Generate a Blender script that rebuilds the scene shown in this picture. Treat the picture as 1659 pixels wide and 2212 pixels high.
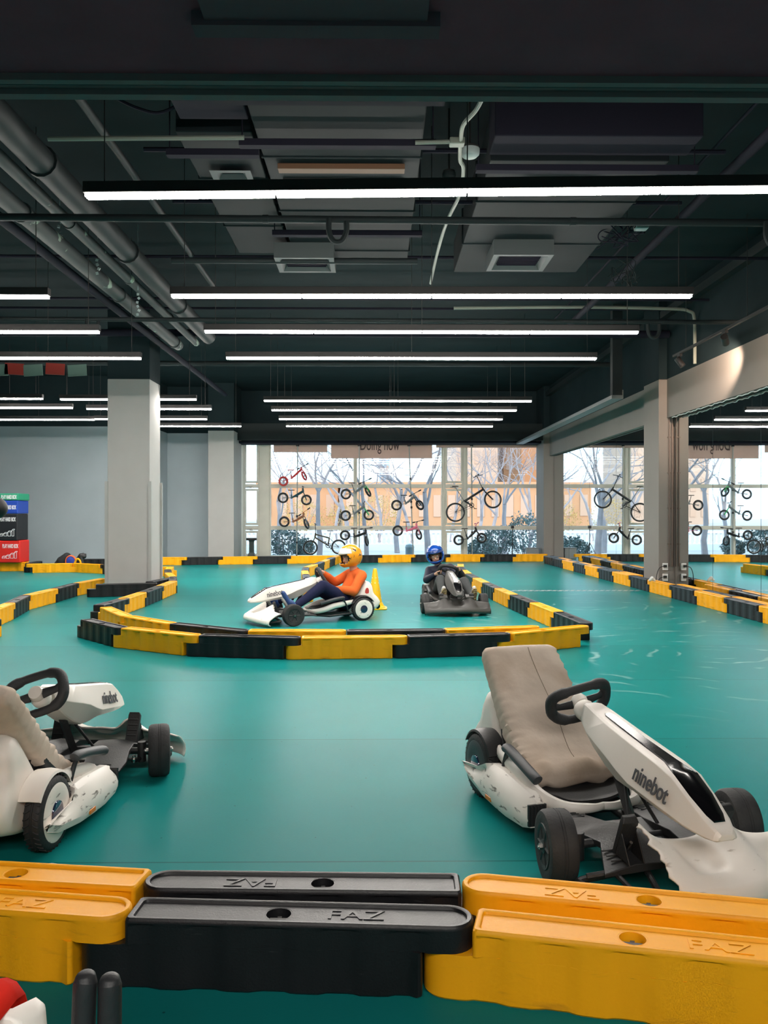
import bpy, bmesh, math, random
from mathutils import Vector, Matrix, noise
PI = math.pi
D = bpy.data
for o in list(D.objects): D.objects.remove(o)
scn = bpy.context.scene
COL = scn.collection

# ------------------------------------------------------------------ camera
YAW = 0.0107; F = 1834.0; CX, CY = 829.5, 1106.0; H = 1.34
FWD = Vector((math.sin(YAW), math.cos(YAW), 0)); RGT = Vector((math.cos(YAW), -math.sin(YAW), 0))
cd = D.cameras.new('camera'); cam = D.objects.new('camera', cd); COL.objects.link(cam)
cam.location = (0, 0, H); cam.rotation_euler = (PI/2, 0, -YAW)
cd.sensor_fit = 'VERTICAL'; cd.sensor_height = 32.0; cd.lens = F/2212*32.0; cd.clip_end = 500
scn.camera = cam
# ------------------------------------------------------------------ world, sun, exposure
w = D.worlds.new('world'); scn.world = w; w.use_nodes = True
bgn = w.node_tree.nodes['Background']; bgn.inputs[0].default_value = (0.62, 0.83, 1.0, 1); bgn.inputs[1].default_value = 4.2
sl = D.lights.new('sun', 'SUN'); sl.energy = 3.5; sl.angle = math.radians(1.5); sl.color = (1.0, 0.72, 0.5)
so = D.objects.new('sun', sl); COL.objects.link(so)
so.rotation_euler = Vector((0.45, 0.8, -0.38)).to_track_quat('-Z', 'Y').to_euler()
so.location = (-20, -20, 30)
LAMP = 100.0
scn.view_settings.view_transform = 'Standard'; scn.view_settings.look = 'None'
scn.view_settings.exposure = 0.0; scn.view_settings.gamma = 1.0
scn.view_settings.use_curve_mapping = False

# ------------------------------------------------------------------ projection helpers (camera-frame metres -> room)
def C2(x, z, h=0.0):
    v = FWD*z + RGT*x; return Vector((v.x, v.y, h))
def RH(px, py, h=0.0):                     # where a sight line meets the horizontal plane at height h
    z = (H-h)*F/(py-CY); return C2((px-CX)/F*z, z, h)
def RZ(px, py, z):                         # ... at camera depth z
    return C2((px-CX)/F*z, z, H-(py-CY)/F*z)

# ------------------------------------------------------------------ materials
MATS = {}
def mat(name, col, rough=0.5, metal=0.0, spec=0.5, bump=0.0, bscale=40.0, var=0.0, vscale=3.0, coat=0.0, emit=None, estr=0.0, alpha=None):
    if name in MATS: return MATS[name]
    m = D.materials.new(name); m.use_nodes = True; nt = m.node_tree; b = nt.nodes['Principled BSDF']
    b.inputs['Base Color'].default_value = (*col, 1); b.inputs['Roughness'].default_value = rough
    b.inputs['Metallic'].default_value = metal; b.inputs['Specular IOR Level'].default_value = spec
    if coat: b.inputs['Coat Weight'].default_value = coat
    tc = nt.nodes.new('ShaderNodeTexCoord')
    n = nt.nodes.new('ShaderNodeTexNoise'); n.inputs['Scale'].default_value = vscale; n.inputs['Detail'].default_value = 6
    nt.links.new(tc.outputs['Object'], n.inputs['Vector'])
    r = nt.nodes.new('ShaderNodeMapRange'); r.inputs[1].default_value = 0.3; r.inputs[2].default_value = 0.7
    r.inputs[3].default_value = 1-var; r.inputs[4].default_value = 1+var
    nt.links.new(n.outputs[0], r.inputs[0])
    mx = nt.nodes.new('ShaderNodeVectorMath'); mx.operation = 'SCALE'; mx.inputs[0].default_value = col
    nt.links.new(r.outputs[0], mx.inputs['Scale']); nt.links.new(mx.outputs[0], b.inputs['Base Color'])
    if bump:
        n2 = nt.nodes.new('ShaderNodeTexNoise'); n2.inputs['Scale'].default_value = bscale; n2.inputs['Detail'].default_value = 4
        nt.links.new(tc.outputs['Object'], n2.inputs['Vector'])
        bp = nt.nodes.new('ShaderNodeBump'); bp.inputs['Strength'].default_value = bump; bp.inputs['Distance'].default_value = 0.01
        nt.links.new(n2.outputs[0], bp.inputs['Height']); nt.links.new(bp.outputs[0], b.inputs['Normal'])
    if emit:
        b.inputs['Emission Color'].default_value = (*emit, 1); b.inputs['Emission Strength'].default_value = estr
    MATS[name] = m; return m

def stain(m, col, scale, lo, hi, stretch=(1, 1, 1), dist=0.0, fac=1.0):
    """dirt / scuffs with a shape of their own mixed over the base colour"""
    nt = m.node_tree; b = nt.nodes['Principled BSDF']; src = b.inputs['Base Color'].links[0].from_socket
    tc = nt.nodes.new('ShaderNodeTexCoord'); mp = nt.nodes.new('ShaderNodeMapping'); mp.inputs['Scale'].default_value = stretch
    n = nt.nodes.new('ShaderNodeTexNoise'); n.inputs['Scale'].default_value = scale; n.inputs['Detail'].default_value = 8; n.inputs['Distortion'].default_value = dist
    nt.links.new(tc.outputs['Object'], mp.inputs[0]); nt.links.new(mp.outputs[0], n.inputs['Vector'])
    r = nt.nodes.new('ShaderNodeMapRange'); r.inputs[1].default_value = lo; r.inputs[2].default_value = hi; r.inputs[4].default_value = fac
    nt.links.new(n.outputs[0], r.inputs[0])
    mx = nt.nodes.new('ShaderNodeMix'); mx.data_type = 'RGBA'; mx.inputs[7].default_value = (*col, 1)
    nt.links.new(r.outputs[0], mx.inputs[0]); nt.links.new(src, mx.inputs[6]); nt.links.new(mx.outputs[2], b.inputs['Base Color'])
    return m

M_yel = mat('yellow_plastic', (0.96, 0.42, 0.006), 0.45, spec=0.25, bump=0.08, bscale=60, var=0.06, vscale=4)
stain(M_yel, (0.30, 0.11, 0.02), 5, 0.60, 0.78, (1, 1, 5), 0.5, 0.55)
stain(M_yel, (0.10, 0.04, 0.02), 30, 0.70, 0.76, (0.3, 1, 4), 0.2, 0.6)
M_blk = mat('black_plastic', (0.010, 0.0105, 0.0125), 0.42, spec=0.4, bump=0.12, bscale=160, var=0.2, vscale=6)
stain(M_blk, (0.12, 0.12, 0.12), 30, 0.68, 0.76, (0.3, 1, 4), 0.3, 0.5)
M_hole = mat('dark_plug', (0.01, 0.01, 0.01), 0.5)
M_rub = mat('tyre_rubber', (0.018, 0.018, 0.02), 0.62, bump=0.2, bscale=90, var=0.15)
M_tyre_d = stain(mat('dusty_tyre_rubber', (0.022, 0.023, 0.025), 0.75, bump=0.2, bscale=90), (0.06, 0.058, 0.055), 8, 0.5, 0.7, fac=0.5)
M_white = mat('kart_white', (0.86, 0.81, 0.75), 0.35, var=0.03)
M_whited = stain(mat('kart_white_scuffed', (0.86, 0.81, 0.75), 0.42, var=0.04), (0.10, 0.07, 0.05), 26, 0.60, 0.68, (1, 0.45, 1.6), 0.6, 0.85)
M_whitef = stain(mat('kart_white_fascia', (0.86, 0.81, 0.75), 0.42, var=0.05), (0.25, 0.17, 0.10), 20, 0.64, 0.74, (0.5, 1, 2.5), 0.4, 0.8)
M_dk = mat('kart_black', (0.016, 0.017, 0.019), 0.5, bump=0.15, bscale=120, var=0.2)
M_dg = mat('kart_dark_grey', (0.045, 0.050, 0.056), 0.5, bump=0.1, bscale=120)
M_gl = mat('gloss_black', (0.004, 0.004, 0.005), 0.16)
M_met = mat('bare_steel', (0.45, 0.44, 0.42), 0.3, 1.0)
M_chr = mat('hub_blue_chrome', (0.02, 0.03, 0.08), 0.12, 0.3, coat=1)
M_fab = stain(mat('beige_fabric', (0.58, 0.49, 0.41), 0.95, spec=0.1, bump=0.15, bscale=30, var=0.10, vscale=5), (0.36, 0.26, 0.18), 4, 0.48, 0.72, fac=0.6)
M_redf = mat('red_fabric', (0.75, 0.022, 0.01), 0.9, spec=0.1, bump=0.5, bscale=14, var=0.15)
M_org = mat('reflector_orange', (0.75, 0.22, 0.02), 0.3)
M_ink = mat('grey_lettering', (0.08, 0.08, 0.09), 0.5)
M_gkart = mat('kart_graphite', (0.060, 0.058, 0.055), 0.45, var=0.1)
M_wallg = mat('wall_grey', (0.40, 0.46, 0.50), 0.85, bump=0.05, bscale=20, var=0.05, vscale=1.2)
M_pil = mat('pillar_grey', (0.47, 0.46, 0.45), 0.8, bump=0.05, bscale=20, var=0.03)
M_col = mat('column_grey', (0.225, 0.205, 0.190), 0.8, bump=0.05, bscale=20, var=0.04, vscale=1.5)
M_dark = mat('ceiling_paint', (0.017, 0.029, 0.033), 0.9, spec=0.12, bump=0.1, bscale=8, var=0.12, vscale=1.5)
M_soff = mat('soffit_paint', (0.21, 0.068, 0.095), 0.9, spec=0.05, bump=0.1, bscale=30, var=0.1)
M_duct = mat('duct_paint', (0.011, 0.017, 0.020), 0.7, spec=0.2, var=0.06)
M_dduct = mat('dark_duct', (0.022, 0.021, 0.033), 0.8, spec=0.1)
M_pipe = mat('pipe_paint', (0.020, 0.027, 0.029), 0.6, spec=0.25, var=0.12, vscale=2)
M_pipd = stain(mat('peeling_pipe_paint', (0.030, 0.040, 0.042), 0.65), (0.32, 0.42, 0.34), 3.5, 0.62, 0.64, dist=0.4)
M_cond = mat('pale_conduit', (0.24, 0.26, 0.22), 0.5)
M_hous = mat('lamp_housing', (0.03, 0.028, 0.028), 0.5)
M_lamp = mat('lamp_diffuser', (0.9, 0.9, 0.9), 0.5, emit=(1.0, 0.94, 0.87), estr=LAMP)
M_frm = mat('window_frame_paint', (0.66, 0.63, 0.55), 0.5, var=0.05)
M_ban = mat('banner_fabric', (0.62, 0.42, 0.36), 0.9, var=0.05)
M_txtd = mat('banner_lettering', (0.10, 0.06, 0.06), 0.8)
M_wht = mat('white_paint', (0.8, 0.8, 0.8), 0.5)
M_txtw = mat('white_print', (0.85, 0.85, 0.88), 0.6)
M_skin = mat('skin', (0.62, 0.36, 0.26), 0.5, var=0.05)
M_cone = mat('cone_yellow', (0.90, 0.52, 0.01), 0.35, var=0.05)

# floor: teal sheet vinyl in strips, with scuffs
def floor_mat():
    m = D.materials.new('teal_sports_vinyl'); m.use_nodes = True; nt = m.node_tree; N = nt.nodes; L = nt.links; b = N['Principled BSDF']
    tc = N.new('ShaderNodeTexCoord'); sep = N.new('ShaderNodeSeparateXYZ'); L.new(tc.outputs['Object'], sep.inputs[0])
    def math_(op, a, bb=None):
        n = N.new('ShaderNodeMath'); n.operation = op
        for i, v in enumerate((a, bb)):
            if v is None: continue
            if isinstance(v, (int, float)): n.inputs[i].default_value = v
            else: L.new(v, n.inputs[i])
        return n.outputs[0]
    sy = math_('DIVIDE', math_('ADD', sep.outputs[1], -5.0), 1.75)
    fl = math_('FLOOR', sy); fr = math_('FRACT', sy)
    wn = N.new('ShaderNodeTexWhiteNoise'); wn.noise_dimensions = '1D'; L.new(fl, wn.inputs['W'])
    nz = N.new('ShaderNodeTexNoise'); nz.inputs['Scale'].default_value = 0.9; nz.inputs['Detail'].default_value = 6; L.new(tc.outputs['Object'], nz.inputs['Vector'])
    k = math_('ADD', math_('MULTIPLY', wn.outputs[0], 0.16), math_('MULTIPLY', nz.outputs[0], 0.35))
    k = math_('ADD', k, 0.75)
    seam = math_('LESS_THAN', fr, 0.006); k = math_('SUBTRACT', k, math_('MULTIPLY', seam, 0.4))
    sc = N.new('ShaderNodeVectorMath'); sc.operation = 'SCALE'; sc.inputs[0].default_value = (0.007, 0.200, 0.195); L.new(k, sc.inputs['Scale'])
    # curved tyre scuffs
    def scuff(center, scale, thr, fac, col, prev):
        mp = N.new('ShaderNodeMapping'); mp.inputs['Location'].default_value = (-center[0]*scale, -center[1]*scale, 0); mp.inputs['Scale'].default_value = (scale,)*3
        L.new(tc.outputs['Object'], mp.inputs[0])
        wv = N.new('ShaderNodeTexWave'); wv.wave_type = 'RINGS'; wv.rings_direction = 'Z'; wv.inputs['Scale'].default_value = 1.3
        wv.inputs['Distortion'].default_value = 9; wv.inputs['Detail'].default_value = 3; wv.inputs['Detail Scale'].default_value = 0.9
        L.new(mp.outputs[0], wv.inputs['Vector'])
        a = N.new('ShaderNodeMapRange'); a.inputs[1].default_value = thr; a.inputs[2].default_value = 1.0; L.new(wv.outputs[1], a.inputs[0])
        n3 = N.new('ShaderNodeTexNoise'); n3.inputs['Scale'].default_value = 2.2; n3.inputs['Detail'].default_value = 5; L.new(mp.outputs[0], n3.inputs['Vector'])
        a2 = N.new('ShaderNodeMapRange'); a2.inputs[1].default_value = 0.5; a2.inputs[2].default_value = 0.72; L.new(n3.outputs[0], a2.inputs[0])
        ln = N.new('ShaderNodeVectorMath'); ln.operation = 'LENGTH'; L.new(mp.outputs[0], ln.inputs[0])
        fo = N.new('ShaderNodeMapRange'); fo.inputs[1].default_value = 1.2; fo.inputs[2].default_value = 2.6; fo.inputs[3].default_value = 1; fo.inputs[4].default_value = 0; L.new(ln.outputs['Value'], fo.inputs[0])
        f = math_('MULTIPLY', math_('MULTIPLY', a.outputs[0], a2.outputs[0]), math_('MULTIPLY', fo.outputs[0], fac))
        mx = N.new('ShaderNodeMix'); mx.data_type = 'RGBA'; mx.inputs[7].default_value = (*col, 1); L.new(f, mx.inputs[0]); L.new(prev, mx.inputs[6]); return mx.outputs[2]
    c = scuff((3.2, 7.8), 0.9, 0.90, 0.75, (0.42, 0.60, 0.55), sc.outputs[0])
    c = scuff((0.3, 10.6), 0.9, 0.93, 0.8, (0.005, 0.06, 0.06), c)
    c = scuff((3.0, 12.0), 0.7, 0.93, 0.7, (0.42, 0.60, 0.55), c)
    v = N.new('ShaderNodeTexVoronoi'); v.inputs['Scale'].default_value = 9; L.new(tc.outputs['Object'], v.inputs['Vector'])
    dots = N.new('ShaderNodeMapRange'); dots.inputs[1].default_value = 0.03; dots.inputs[2].default_value = 0.045; dots.inputs[3].default_value = 0.7; dots.inputs[4].default_value = 0; L.new(v.outputs['Distance'], dots.inputs[0])
    mx = N.new('ShaderNodeMix'); mx.data_type = 'RGBA'; mx.inputs[7].default_value = (0.004, 0.03, 0.03, 1); L.new(dots.outputs[0], mx.inputs[0]); L.new(c, mx.inputs[6])
    L.new(mx.outputs[2], b.inputs['Base Color'])
    b.inputs['Roughness'].default_value = 0.30; b.inputs['IOR'].default_value = 1.125
    b.inputs['Specular IOR Level'].default_value = 0.22
    n2 = N.new('ShaderNodeTexNoise'); n2.inputs['Scale'].default_value = 120; L.new(tc.outputs['Object'], n2.inputs['Vector'])
    n4 = N.new('ShaderNodeTexNoise'); n4.inputs['Scale'].default_value = 1.6; L.new(tc.outputs['Object'], n4.inputs['Vector'])
    bp = N.new('ShaderNodeBump'); bp.inputs['Strength'].default_value = 0.12; bp.inputs['Distance'].default_value = 0.004
    L.new(math_('ADD', math_('MULTIPLY', n2.outputs[0], 0.5), math_('MULTIPLY', n4.outputs[0], 1.0)), bp.inputs['Height']); L.new(bp.outputs[0], b.inputs['Normal'])
    return m
M_floor = floor_mat()
def glass_mat():
    m = D.materials.new('window_glass'); m.use_nodes = True; nt = m.node_tree; N = nt.nodes; L = nt.links
    N.remove(N['Principled BSDF']); out = N['Material Output']
    t = N.new('ShaderNodeBsdfTransparent'); t.inputs[0].default_value = (0.93, 0.96, 0.97, 1)
    g = N.new('ShaderNodeBsdfGlossy'); g.inputs['Roughness'].default_value = 0.02
    fr = N.new('ShaderNodeFresnel'); fr.inputs[0].default_value = 1.3
    mx = N.new('ShaderNodeMixShader'); L.new(fr.outputs[0], mx.inputs[0]); L.new(t.outputs[0], mx.inputs[1]); L.new(g.outputs[0], mx.inputs[2]); L.new(mx.outputs[0], out.inputs[0])
    return m
M_glass = glass_mat()
M_mir = mat('mirror_silver', (0.88, 0.92, 0.92), 0.012, 1.0)

# ------------------------------------------------------------------ mesh builder
class MB:
    def __init__(s): s.v = []; s.f = []; s.mi = []; s.cur = 0
    def add(s, vs, fs):
        b = len(s.v); s.v += [tuple(p) for p in vs]; s.f += [tuple(i+b for i in f) for f in fs]; s.mi += [s.cur]*len(fs); return s
    def box(s, c, d, M=None):
        x, y, z = d[0]/2, d[1]/2, d[2]/2
        P = [Vector((a*x, b*y, e*z)) for a in (-1, 1) for b in (-1, 1) for e in (-1, 1)]
        if M is not None: P = [M @ p for p in P]
        P = [p+Vector(c) for p in P]
        return s.add(P, [(0, 1, 3, 2), (4, 6, 7, 5), (0, 4, 5, 1), (2, 3, 7, 6), (0, 2, 6, 4), (1, 5, 7, 3)])
    def loft(s, rings, cap=True, closed=True):
        n = len(rings[0]); vs = [p for r in rings for p in r]; fs = []
        m = n if closed else n-1
        for i in range(len(rings)-1):
            for j in range(m):
                k = (j+1) % n; fs.append((i*n+j, i*n+k, (i+1)*n+k, (i+1)*n+j))
        if cap and closed: fs.append(tuple(range(n))[::-1]); fs.append(tuple((len(rings)-1)*n+j for j in range(n)))
        return s.add(vs, fs)
    def tube(s, pts, r, n=8, cap=True, flat=1.0):
        pts = [Vector(p) for p in pts]; rings = []; up = None
        rs = r if isinstance(r, (list, tuple)) else [r]*len(pts)
        for i, p in enumerate(pts):
            t = (pts[min(i+1, len(pts)-1)]-pts[max(i-1, 0)])
            if t.length < 1e-9: t = Vector((0, 0, 1))
            t.normalize()
            if up is None: up = Vector((0, 0, 1)) if abs(t.z) < 0.9 else Vector((1, 0, 0))
            a = t.cross(up)
            if a.length < 1e-4: a = t.cross(Vector((0, 1, 0)))
            a.normalize(); b_ = a.cross(t).normalized(); up = b_
            rings.append([p+a*(rs[i]*math.cos(2*PI*j/n))+b_*(rs[i]*flat*math.sin(2*PI*j/n)) for j in range(n)])
        return s.loft(rings, cap)
    def ell(s, c, r, n=16, m=10, M=None):
        rings = []
        for i in range(1, m):
            ph = PI*i/m; rings.append([Vector((r[0]*math.sin(ph)*math.cos(2*PI*j/n), r[1]*math.sin(ph)*math.sin(2*PI*j/n), r[2]*math.cos(ph))) for j in range(n)])
        vs = [Vector((0, 0, r[2]))]+[p for q in rings for p in q]+[Vector((0, 0, -r[2]))]
        if M is not None: vs = [M @ p for p in vs]
        vs = [p+Vector(c) for p in vs]; fs = [(0, 1+j, 1+(j+1) % n) for j in range(n)]
        for i in range(m-2):
            for j in range(n): k = (j+1) % n; fs.append((1+i*n+j, 1+(i+1)*n+j, 1+(i+1)*n+k, 1+i*n+k))
        e = len(vs)-1; b = 1+(m-2)*n; fs += [(e, b+(j+1) % n, b+j) for j in range(n)]
        return s.add(vs, fs)
    def lathe(s, prof, c=(0, 0, 0), axis='z', n=28, closed=False, cap=True):
        """prof: (radius, along-axis) pairs"""
        rings = []
        for r, a in prof:
            q = []
            for j in range(n):
                t = 2*PI*j/n; x, y = r*math.cos(t), r*math.sin(t)
                q.append(Vector(c)+(Vector((x, y, a)) if axis == 'z' else Vector((a, x, y)) if axis == 'x' else Vector((y, a, x))))
            rings.append(q)
        if closed: rings.append(rings[0]); return s.loft(rings, False)
        return s.loft(rings, cap)
    def build(s, name, m, parent=None, smooth=True, bevel=0.0, sub=0, solid=0.0, ang=40, kind=None):
        me = D.meshes.new(name); me.from_pydata(s.v, [], s.f)
        ms = m if isinstance(m, (list, tuple)) else [m]
        for q in ms: me.materials.append(q)
        for p, k in zip(me.polygons, s.mi): p.material_index = k
        bm = bmesh.new(); bm.from_mesh(me); bmesh.ops.recalc_face_normals(bm, faces=bm.faces); bm.to_mesh(me); bm.free()
        if smooth:
            for p in me.polygons: p.use_smooth = True
            me.set_sharp_from_angle(angle=math.radians(ang))
        return link(name, me, parent, bevel, sub, solid, kind)
def link(name, me, parent=None, bevel=0, sub=0, solid=0, kind=None):
    o = D.objects.new(name, me); COL.objects.link(o)
    if parent is not None: o.parent = parent
    if solid: q = o.modifiers.new('solid', 'SOLIDIFY'); q.thickness = solid; q.offset = 0
    if sub: q = o.modifiers.new('sub', 'SUBSURF'); q.levels = sub; q.render_levels = sub
    if bevel: q = o.modifiers.new('bevel', 'BEVEL'); q.width = bevel; q.segments = 3; q.limit_method = 'ANGLE'; q.angle_limit = math.radians(35); q.harden_normals = False
    if kind: o['kind'] = kind
    return o
def thing(name, label, cat, loc=(0, 0, 0), rz=0, group=None):
    o = D.objects.new(name, None); COL.objects.link(o); o.location = loc; o.rotation_euler = (0, 0, rz); o.empty_display_size = 0.1
    o['label'] = label; o['category'] = cat
    if group: o['group'] = group
    return o
def tag(o, label, cat, group=None, kind=None):
    o['label'] = label; o['category'] = cat
    if group: o['group'] = group
    if kind: o['kind'] = kind
    return o
def setorg(o, p):
    """move a mesh object's origin to p, keeping the mesh in place"""
    p = Vector(p); o.data.transform(Matrix.Translation(-p)); o.location = p; return o
def catmull(P, k=6, closed=False):
    P = [Vector(p) for p in P]; n = len(P); out = []
    for i in range(n if closed else n-1):
        g = lambda j: P[j % n] if closed else P[max(0, min(n-1, j))]
        a, b, c, d = g(i-1), g(i), g(i+1), g(i+2)
        for t in range(k):
            u = t/k; out.append(0.5*((2*b)+(c-a)*u+(2*a-5*b+4*c-d)*u*u+(3*b-a-3*c+d)*u**3))
    if not closed: out.append(P[-1])
    return out
def text_obj(body, size, ext, m, name, parent, M, sx=1.0, align='CENTER', shear=0.0, off=0.0):
    cu = D.curves.new('txt', 'FONT'); cu.body = body; cu.size = size; cu.extrude = ext; cu.align_x = align; cu.align_y = 'CENTER'; cu.shear = shear; cu.offset = off
    t = D.objects.new('txt', cu); COL.objects.link(t)
    dg = bpy.context.evaluated_depsgraph_get(); me = D.meshes.new_from_object(t.evaluated_get(dg)); D.objects.remove(t)
    me.materials.clear(); me.materials.append(m)
    me.transform(Matrix.Diagonal((sx, 1, 1, 1))); me.transform(M)
    return link(name, me, parent)
def frame(o, x, y, z):
    """matrix with the given axes at origin o"""
    x, y, z = Vector(x).normalized(), Vector(y).normalized(), Vector(z).normalized()
    return Matrix(((x.x, y.x, z.x, o[0]), (x.y, y.y, z.y, o[1]), (x.z, y.z, z.z, o[2]), (0, 0, 0, 1)))
ORD = ['first', 'second', 'third', 'fourth', 'fifth', 'sixth', 'seventh', 'eighth', 'ninth', 'tenth', 'eleventh', 'twelfth', 'thirteenth', 'fourteenth', 'fifteenth', 'sixteenth']

# ================================================================== THE SETTING
XM = 5.03          # mirror plane
YW = 25.1          # window plane
CEIL = 4.9
def wallbox(name, lo, hi, m, kind='structure'):
    b = MB(); b.box([(a+c)/2 for a, c in zip(lo, hi)], [c-a for a, c in zip(lo, hi)])
    return b.build(name, m, smooth=False, kind=kind)
wallbox('floor', (-14, -7, -0.1), (5.45, 26.5, 0), M_floor)
wallbox('ceiling', (-14, -7, CEIL), (5.6, 25.5, CEIL+0.15), M_dark)
wallbox('wall_left', (-14.2, -7, 0), (-14, 25.5, CEIL), M_wallg)
wallbox('wall_front', (-14, -7.2, 0), (5.6, -7, CEIL), M_wallg)
PAINT = 3.58
# right wall: grey beam over the mirrors, dark paint above it
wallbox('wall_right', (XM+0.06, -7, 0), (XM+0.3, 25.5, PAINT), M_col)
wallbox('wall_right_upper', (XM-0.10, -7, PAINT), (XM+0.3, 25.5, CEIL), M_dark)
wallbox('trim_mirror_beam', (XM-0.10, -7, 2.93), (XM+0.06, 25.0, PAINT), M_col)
wallbox('trim_cornice', (XM-0.22, 2, 4.60), (XM-0.10, 25.0, 4.72), M_pipe)
# back wall on the left
def two_tone(name, lo, hi, split=PAINT, m=M_wallg):
    b = MB()
    b.box([(lo[0]+hi[0])/2, (lo[1]+hi[1])/2, split/2], [hi[0]-lo[0], hi[1]-lo[1], split]); b.cur = 1
    b.box([(lo[0]+hi[0])/2, (lo[1]+hi[1])/2, (split+CEIL)/2], [hi[0]-lo[0], hi[1]-lo[1], CEIL-split])
    return b.build(name, [m, M_dark], smooth=False, kind='structure')
two_tone('wall_back_left', (-14, 22.3, 0), (-5.9, 22.5, 0))
two_tone('wall_back_alcove', (-5.9, 24.2, 0), (-4.5, 24.4, 0))
two_tone('wall_back_return', (-6.1, 22.5, 0), (-5.9, 24.2, 0))
# pillars
def pillar(name, x0, x1, y0, y1, m=None):
    b = MB(); b.box(((x0+x1)/2, (y0+y1)/2, PAINT/2), (x1-x0, y1-y0, PAINT)); b.cur = 1
    b.box(((x0+x1)/2, (y0+y1)/2, (PAINT+CEIL)/2), (x1-x0, y1-y0, CEIL-PAINT))
    o = b.build(name, [m or M_col, M_dark], smooth=False, kind='structure', bevel=0.012)
    return o
pillar('trim_pillar_left', -4.50, -3.79, 14.33, 15.03, M_pil)
g = MB()                                       # corner guards on the left pillar
for x, y in ((-4.51, 14.32), (-3.78, 14.32), (-3.78, 15.04)): g.box((x, y, 0.98), (0.05, 0.05, 1.75))
g.build('trim_corner_guards', M_wht if False else mat('guard_grey', (0.42, 0.42, 0.41), 0.5), smooth=False, kind='structure')
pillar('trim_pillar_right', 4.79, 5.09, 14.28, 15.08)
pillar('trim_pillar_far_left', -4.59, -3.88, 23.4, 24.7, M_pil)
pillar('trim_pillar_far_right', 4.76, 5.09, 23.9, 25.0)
wallbox('wall_back_upper', (-4.6, 25.0, 3.36), (5.45, 25.4, CEIL), M_dark)
b = MB(); b.box((0.4, 24.2, 3.70), (9.0, 0.30, 0.30)); b.box((0.4, 24.05, 3.46), (9.0, 0.10, 0.18)); b.build('trim_header_beam', M_pipe, smooth=False, kind='structure')
b = MB(); b.box((0.4, 24.6, 3.335), (8.9, 0.7, 0.06)); b.build('trim_header_shelf', M_dduct, smooth=False, kind='structure')
# soffit close overhead, with its ceiling track edge
wallbox('ceiling_soffit', (-9, -0.8, 2.87), (XM-0.1, 2.97, 3.1), M_soff)
wallbox('wall_over_soffit', (-9, 2.80, 3.1), (XM-0.1, 2.95, CEIL), M_dark)
b = MB()
for y0, y1, z0 in ((2.97, 3.00, 2.845), (3.015, 3.035, 2.85), (3.04, 3.08, 2.83), (2.95, 3.08, 2.875)):
    b.box((-2, (y0+y1)/2, z0+0.02), (14, y1-y0, 0.04))
b.build('trim_track_edge', mat('track_edge', (0.17, 0.12, 0.13), 0.6, spec=0.2), smooth=False, kind='structure')
b = MB(); b.box((-0.18, 2.30, 2.855), (0.68, 0.62, 0.03)); b.box((-0.18, 2.63, 2.848), (0.76, 0.07, 0.045)); b.build('trim_access_panel', mat('panel_grey', (0.14, 0.07, 0.09), 0.8, spec=0.1), smooth=False, kind='structure')

# ---- windows: frames with one pane per light
def zW(py): return H-(py-CY)/F*YW
def xW(px): return RZ(px, CY, YW).x
hs = [(0.02, zW(1144.5)), (zW(1136), zW(1054)), (zW(1046), 3.40)]
def window(n, px0, px1, sash=False, hv=hs):
    x0, x1 = xW(px0), xW(px1); f = MB(); wb = 0.035
    f.box((x0+wb/2, YW, 1.7), (wb, 0.12, 3.4)); f.box((x1-wb/2, YW, 1.7), (wb, 0.12, 3.4))
    f.box(((x0+x1)/2, YW, 0.03), (x1-x0-2*wb, 0.118, 0.06)); f.box(((x0+x1)/2, YW, 3.38), (x1-x0-2*wb, 0.118, 0.06))
    for k in (0, 1): zc = (hv[k][1]+hv[k+1][0])/2; f.box(((x0+x1)/2, YW, zc), (x1-x0-2*wb, 0.10, hv[k+1][0]-hv[k][1]))
    if sash:
        for z0, z1 in hv:
            z0 += 0.03; z1 -= 0.03; xa, xb = x0+wb, x1-wb
            for c, d in ((((xa+xb)/2, YW-0.07, z0+0.03), (xb-xa, 0.04, 0.06)), (((xa+xb)/2, YW-0.07, z1-0.03), (xb-xa, 0.04, 0.06)), ((xa+0.02, YW-0.07, (z0+z1)/2), (0.04, 0.04, z1-z0-0.121)), ((xb-0.02, YW-0.07, (z0+z1)/2), (0.04, 0.04, z1-z0-0.121))): f.box(c, d)
    fr = f.build('window_%d' % n, M_frm, smooth=False, kind='structure', bevel=0.006)
    for z0, z1 in hv:
        p = MB(); p.box(((x0+x1)/2, YW+0.02, (z0+z1)/2), (x1-x0-2*wb-0.002, 0.008, z1-z0)); p.build('glass_pane', M_glass, fr, smooth=False)
    if sash:
        for z0, z1 in hv[:2]:
            q = MB(); q.box(((x0+x1)/2, YW-0.11, z1+0.0), (0.10, 0.03, 0.03)); q.tube([((x0+x1)/2-0.12, YW-0.12, z1+0.02), ((x0+x1)/2+0.02, YW-0.13, z1+0.035)], 0.008); q.build('window_handle', M_met, fr)
    return fr
window(1, 528, 561, True); window(2, 583, 766); window(3, 769, 956); window(4, 960, 1000.5, True); window(5, 1007, 1168)
b = MB()
for a, c in ((511, 528), (561, 583), (766, 769), (956, 960), (1000.5, 1007), (1168, 1196)):
    b.box(((xW(a)+xW(c))/2, YW, 1.7), (xW(c)-xW(a)-0.004, 0.16, 3.4))
b.build('trim_window_posts', M_frm, smooth=False, kind='structure', bevel=0.008)

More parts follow.
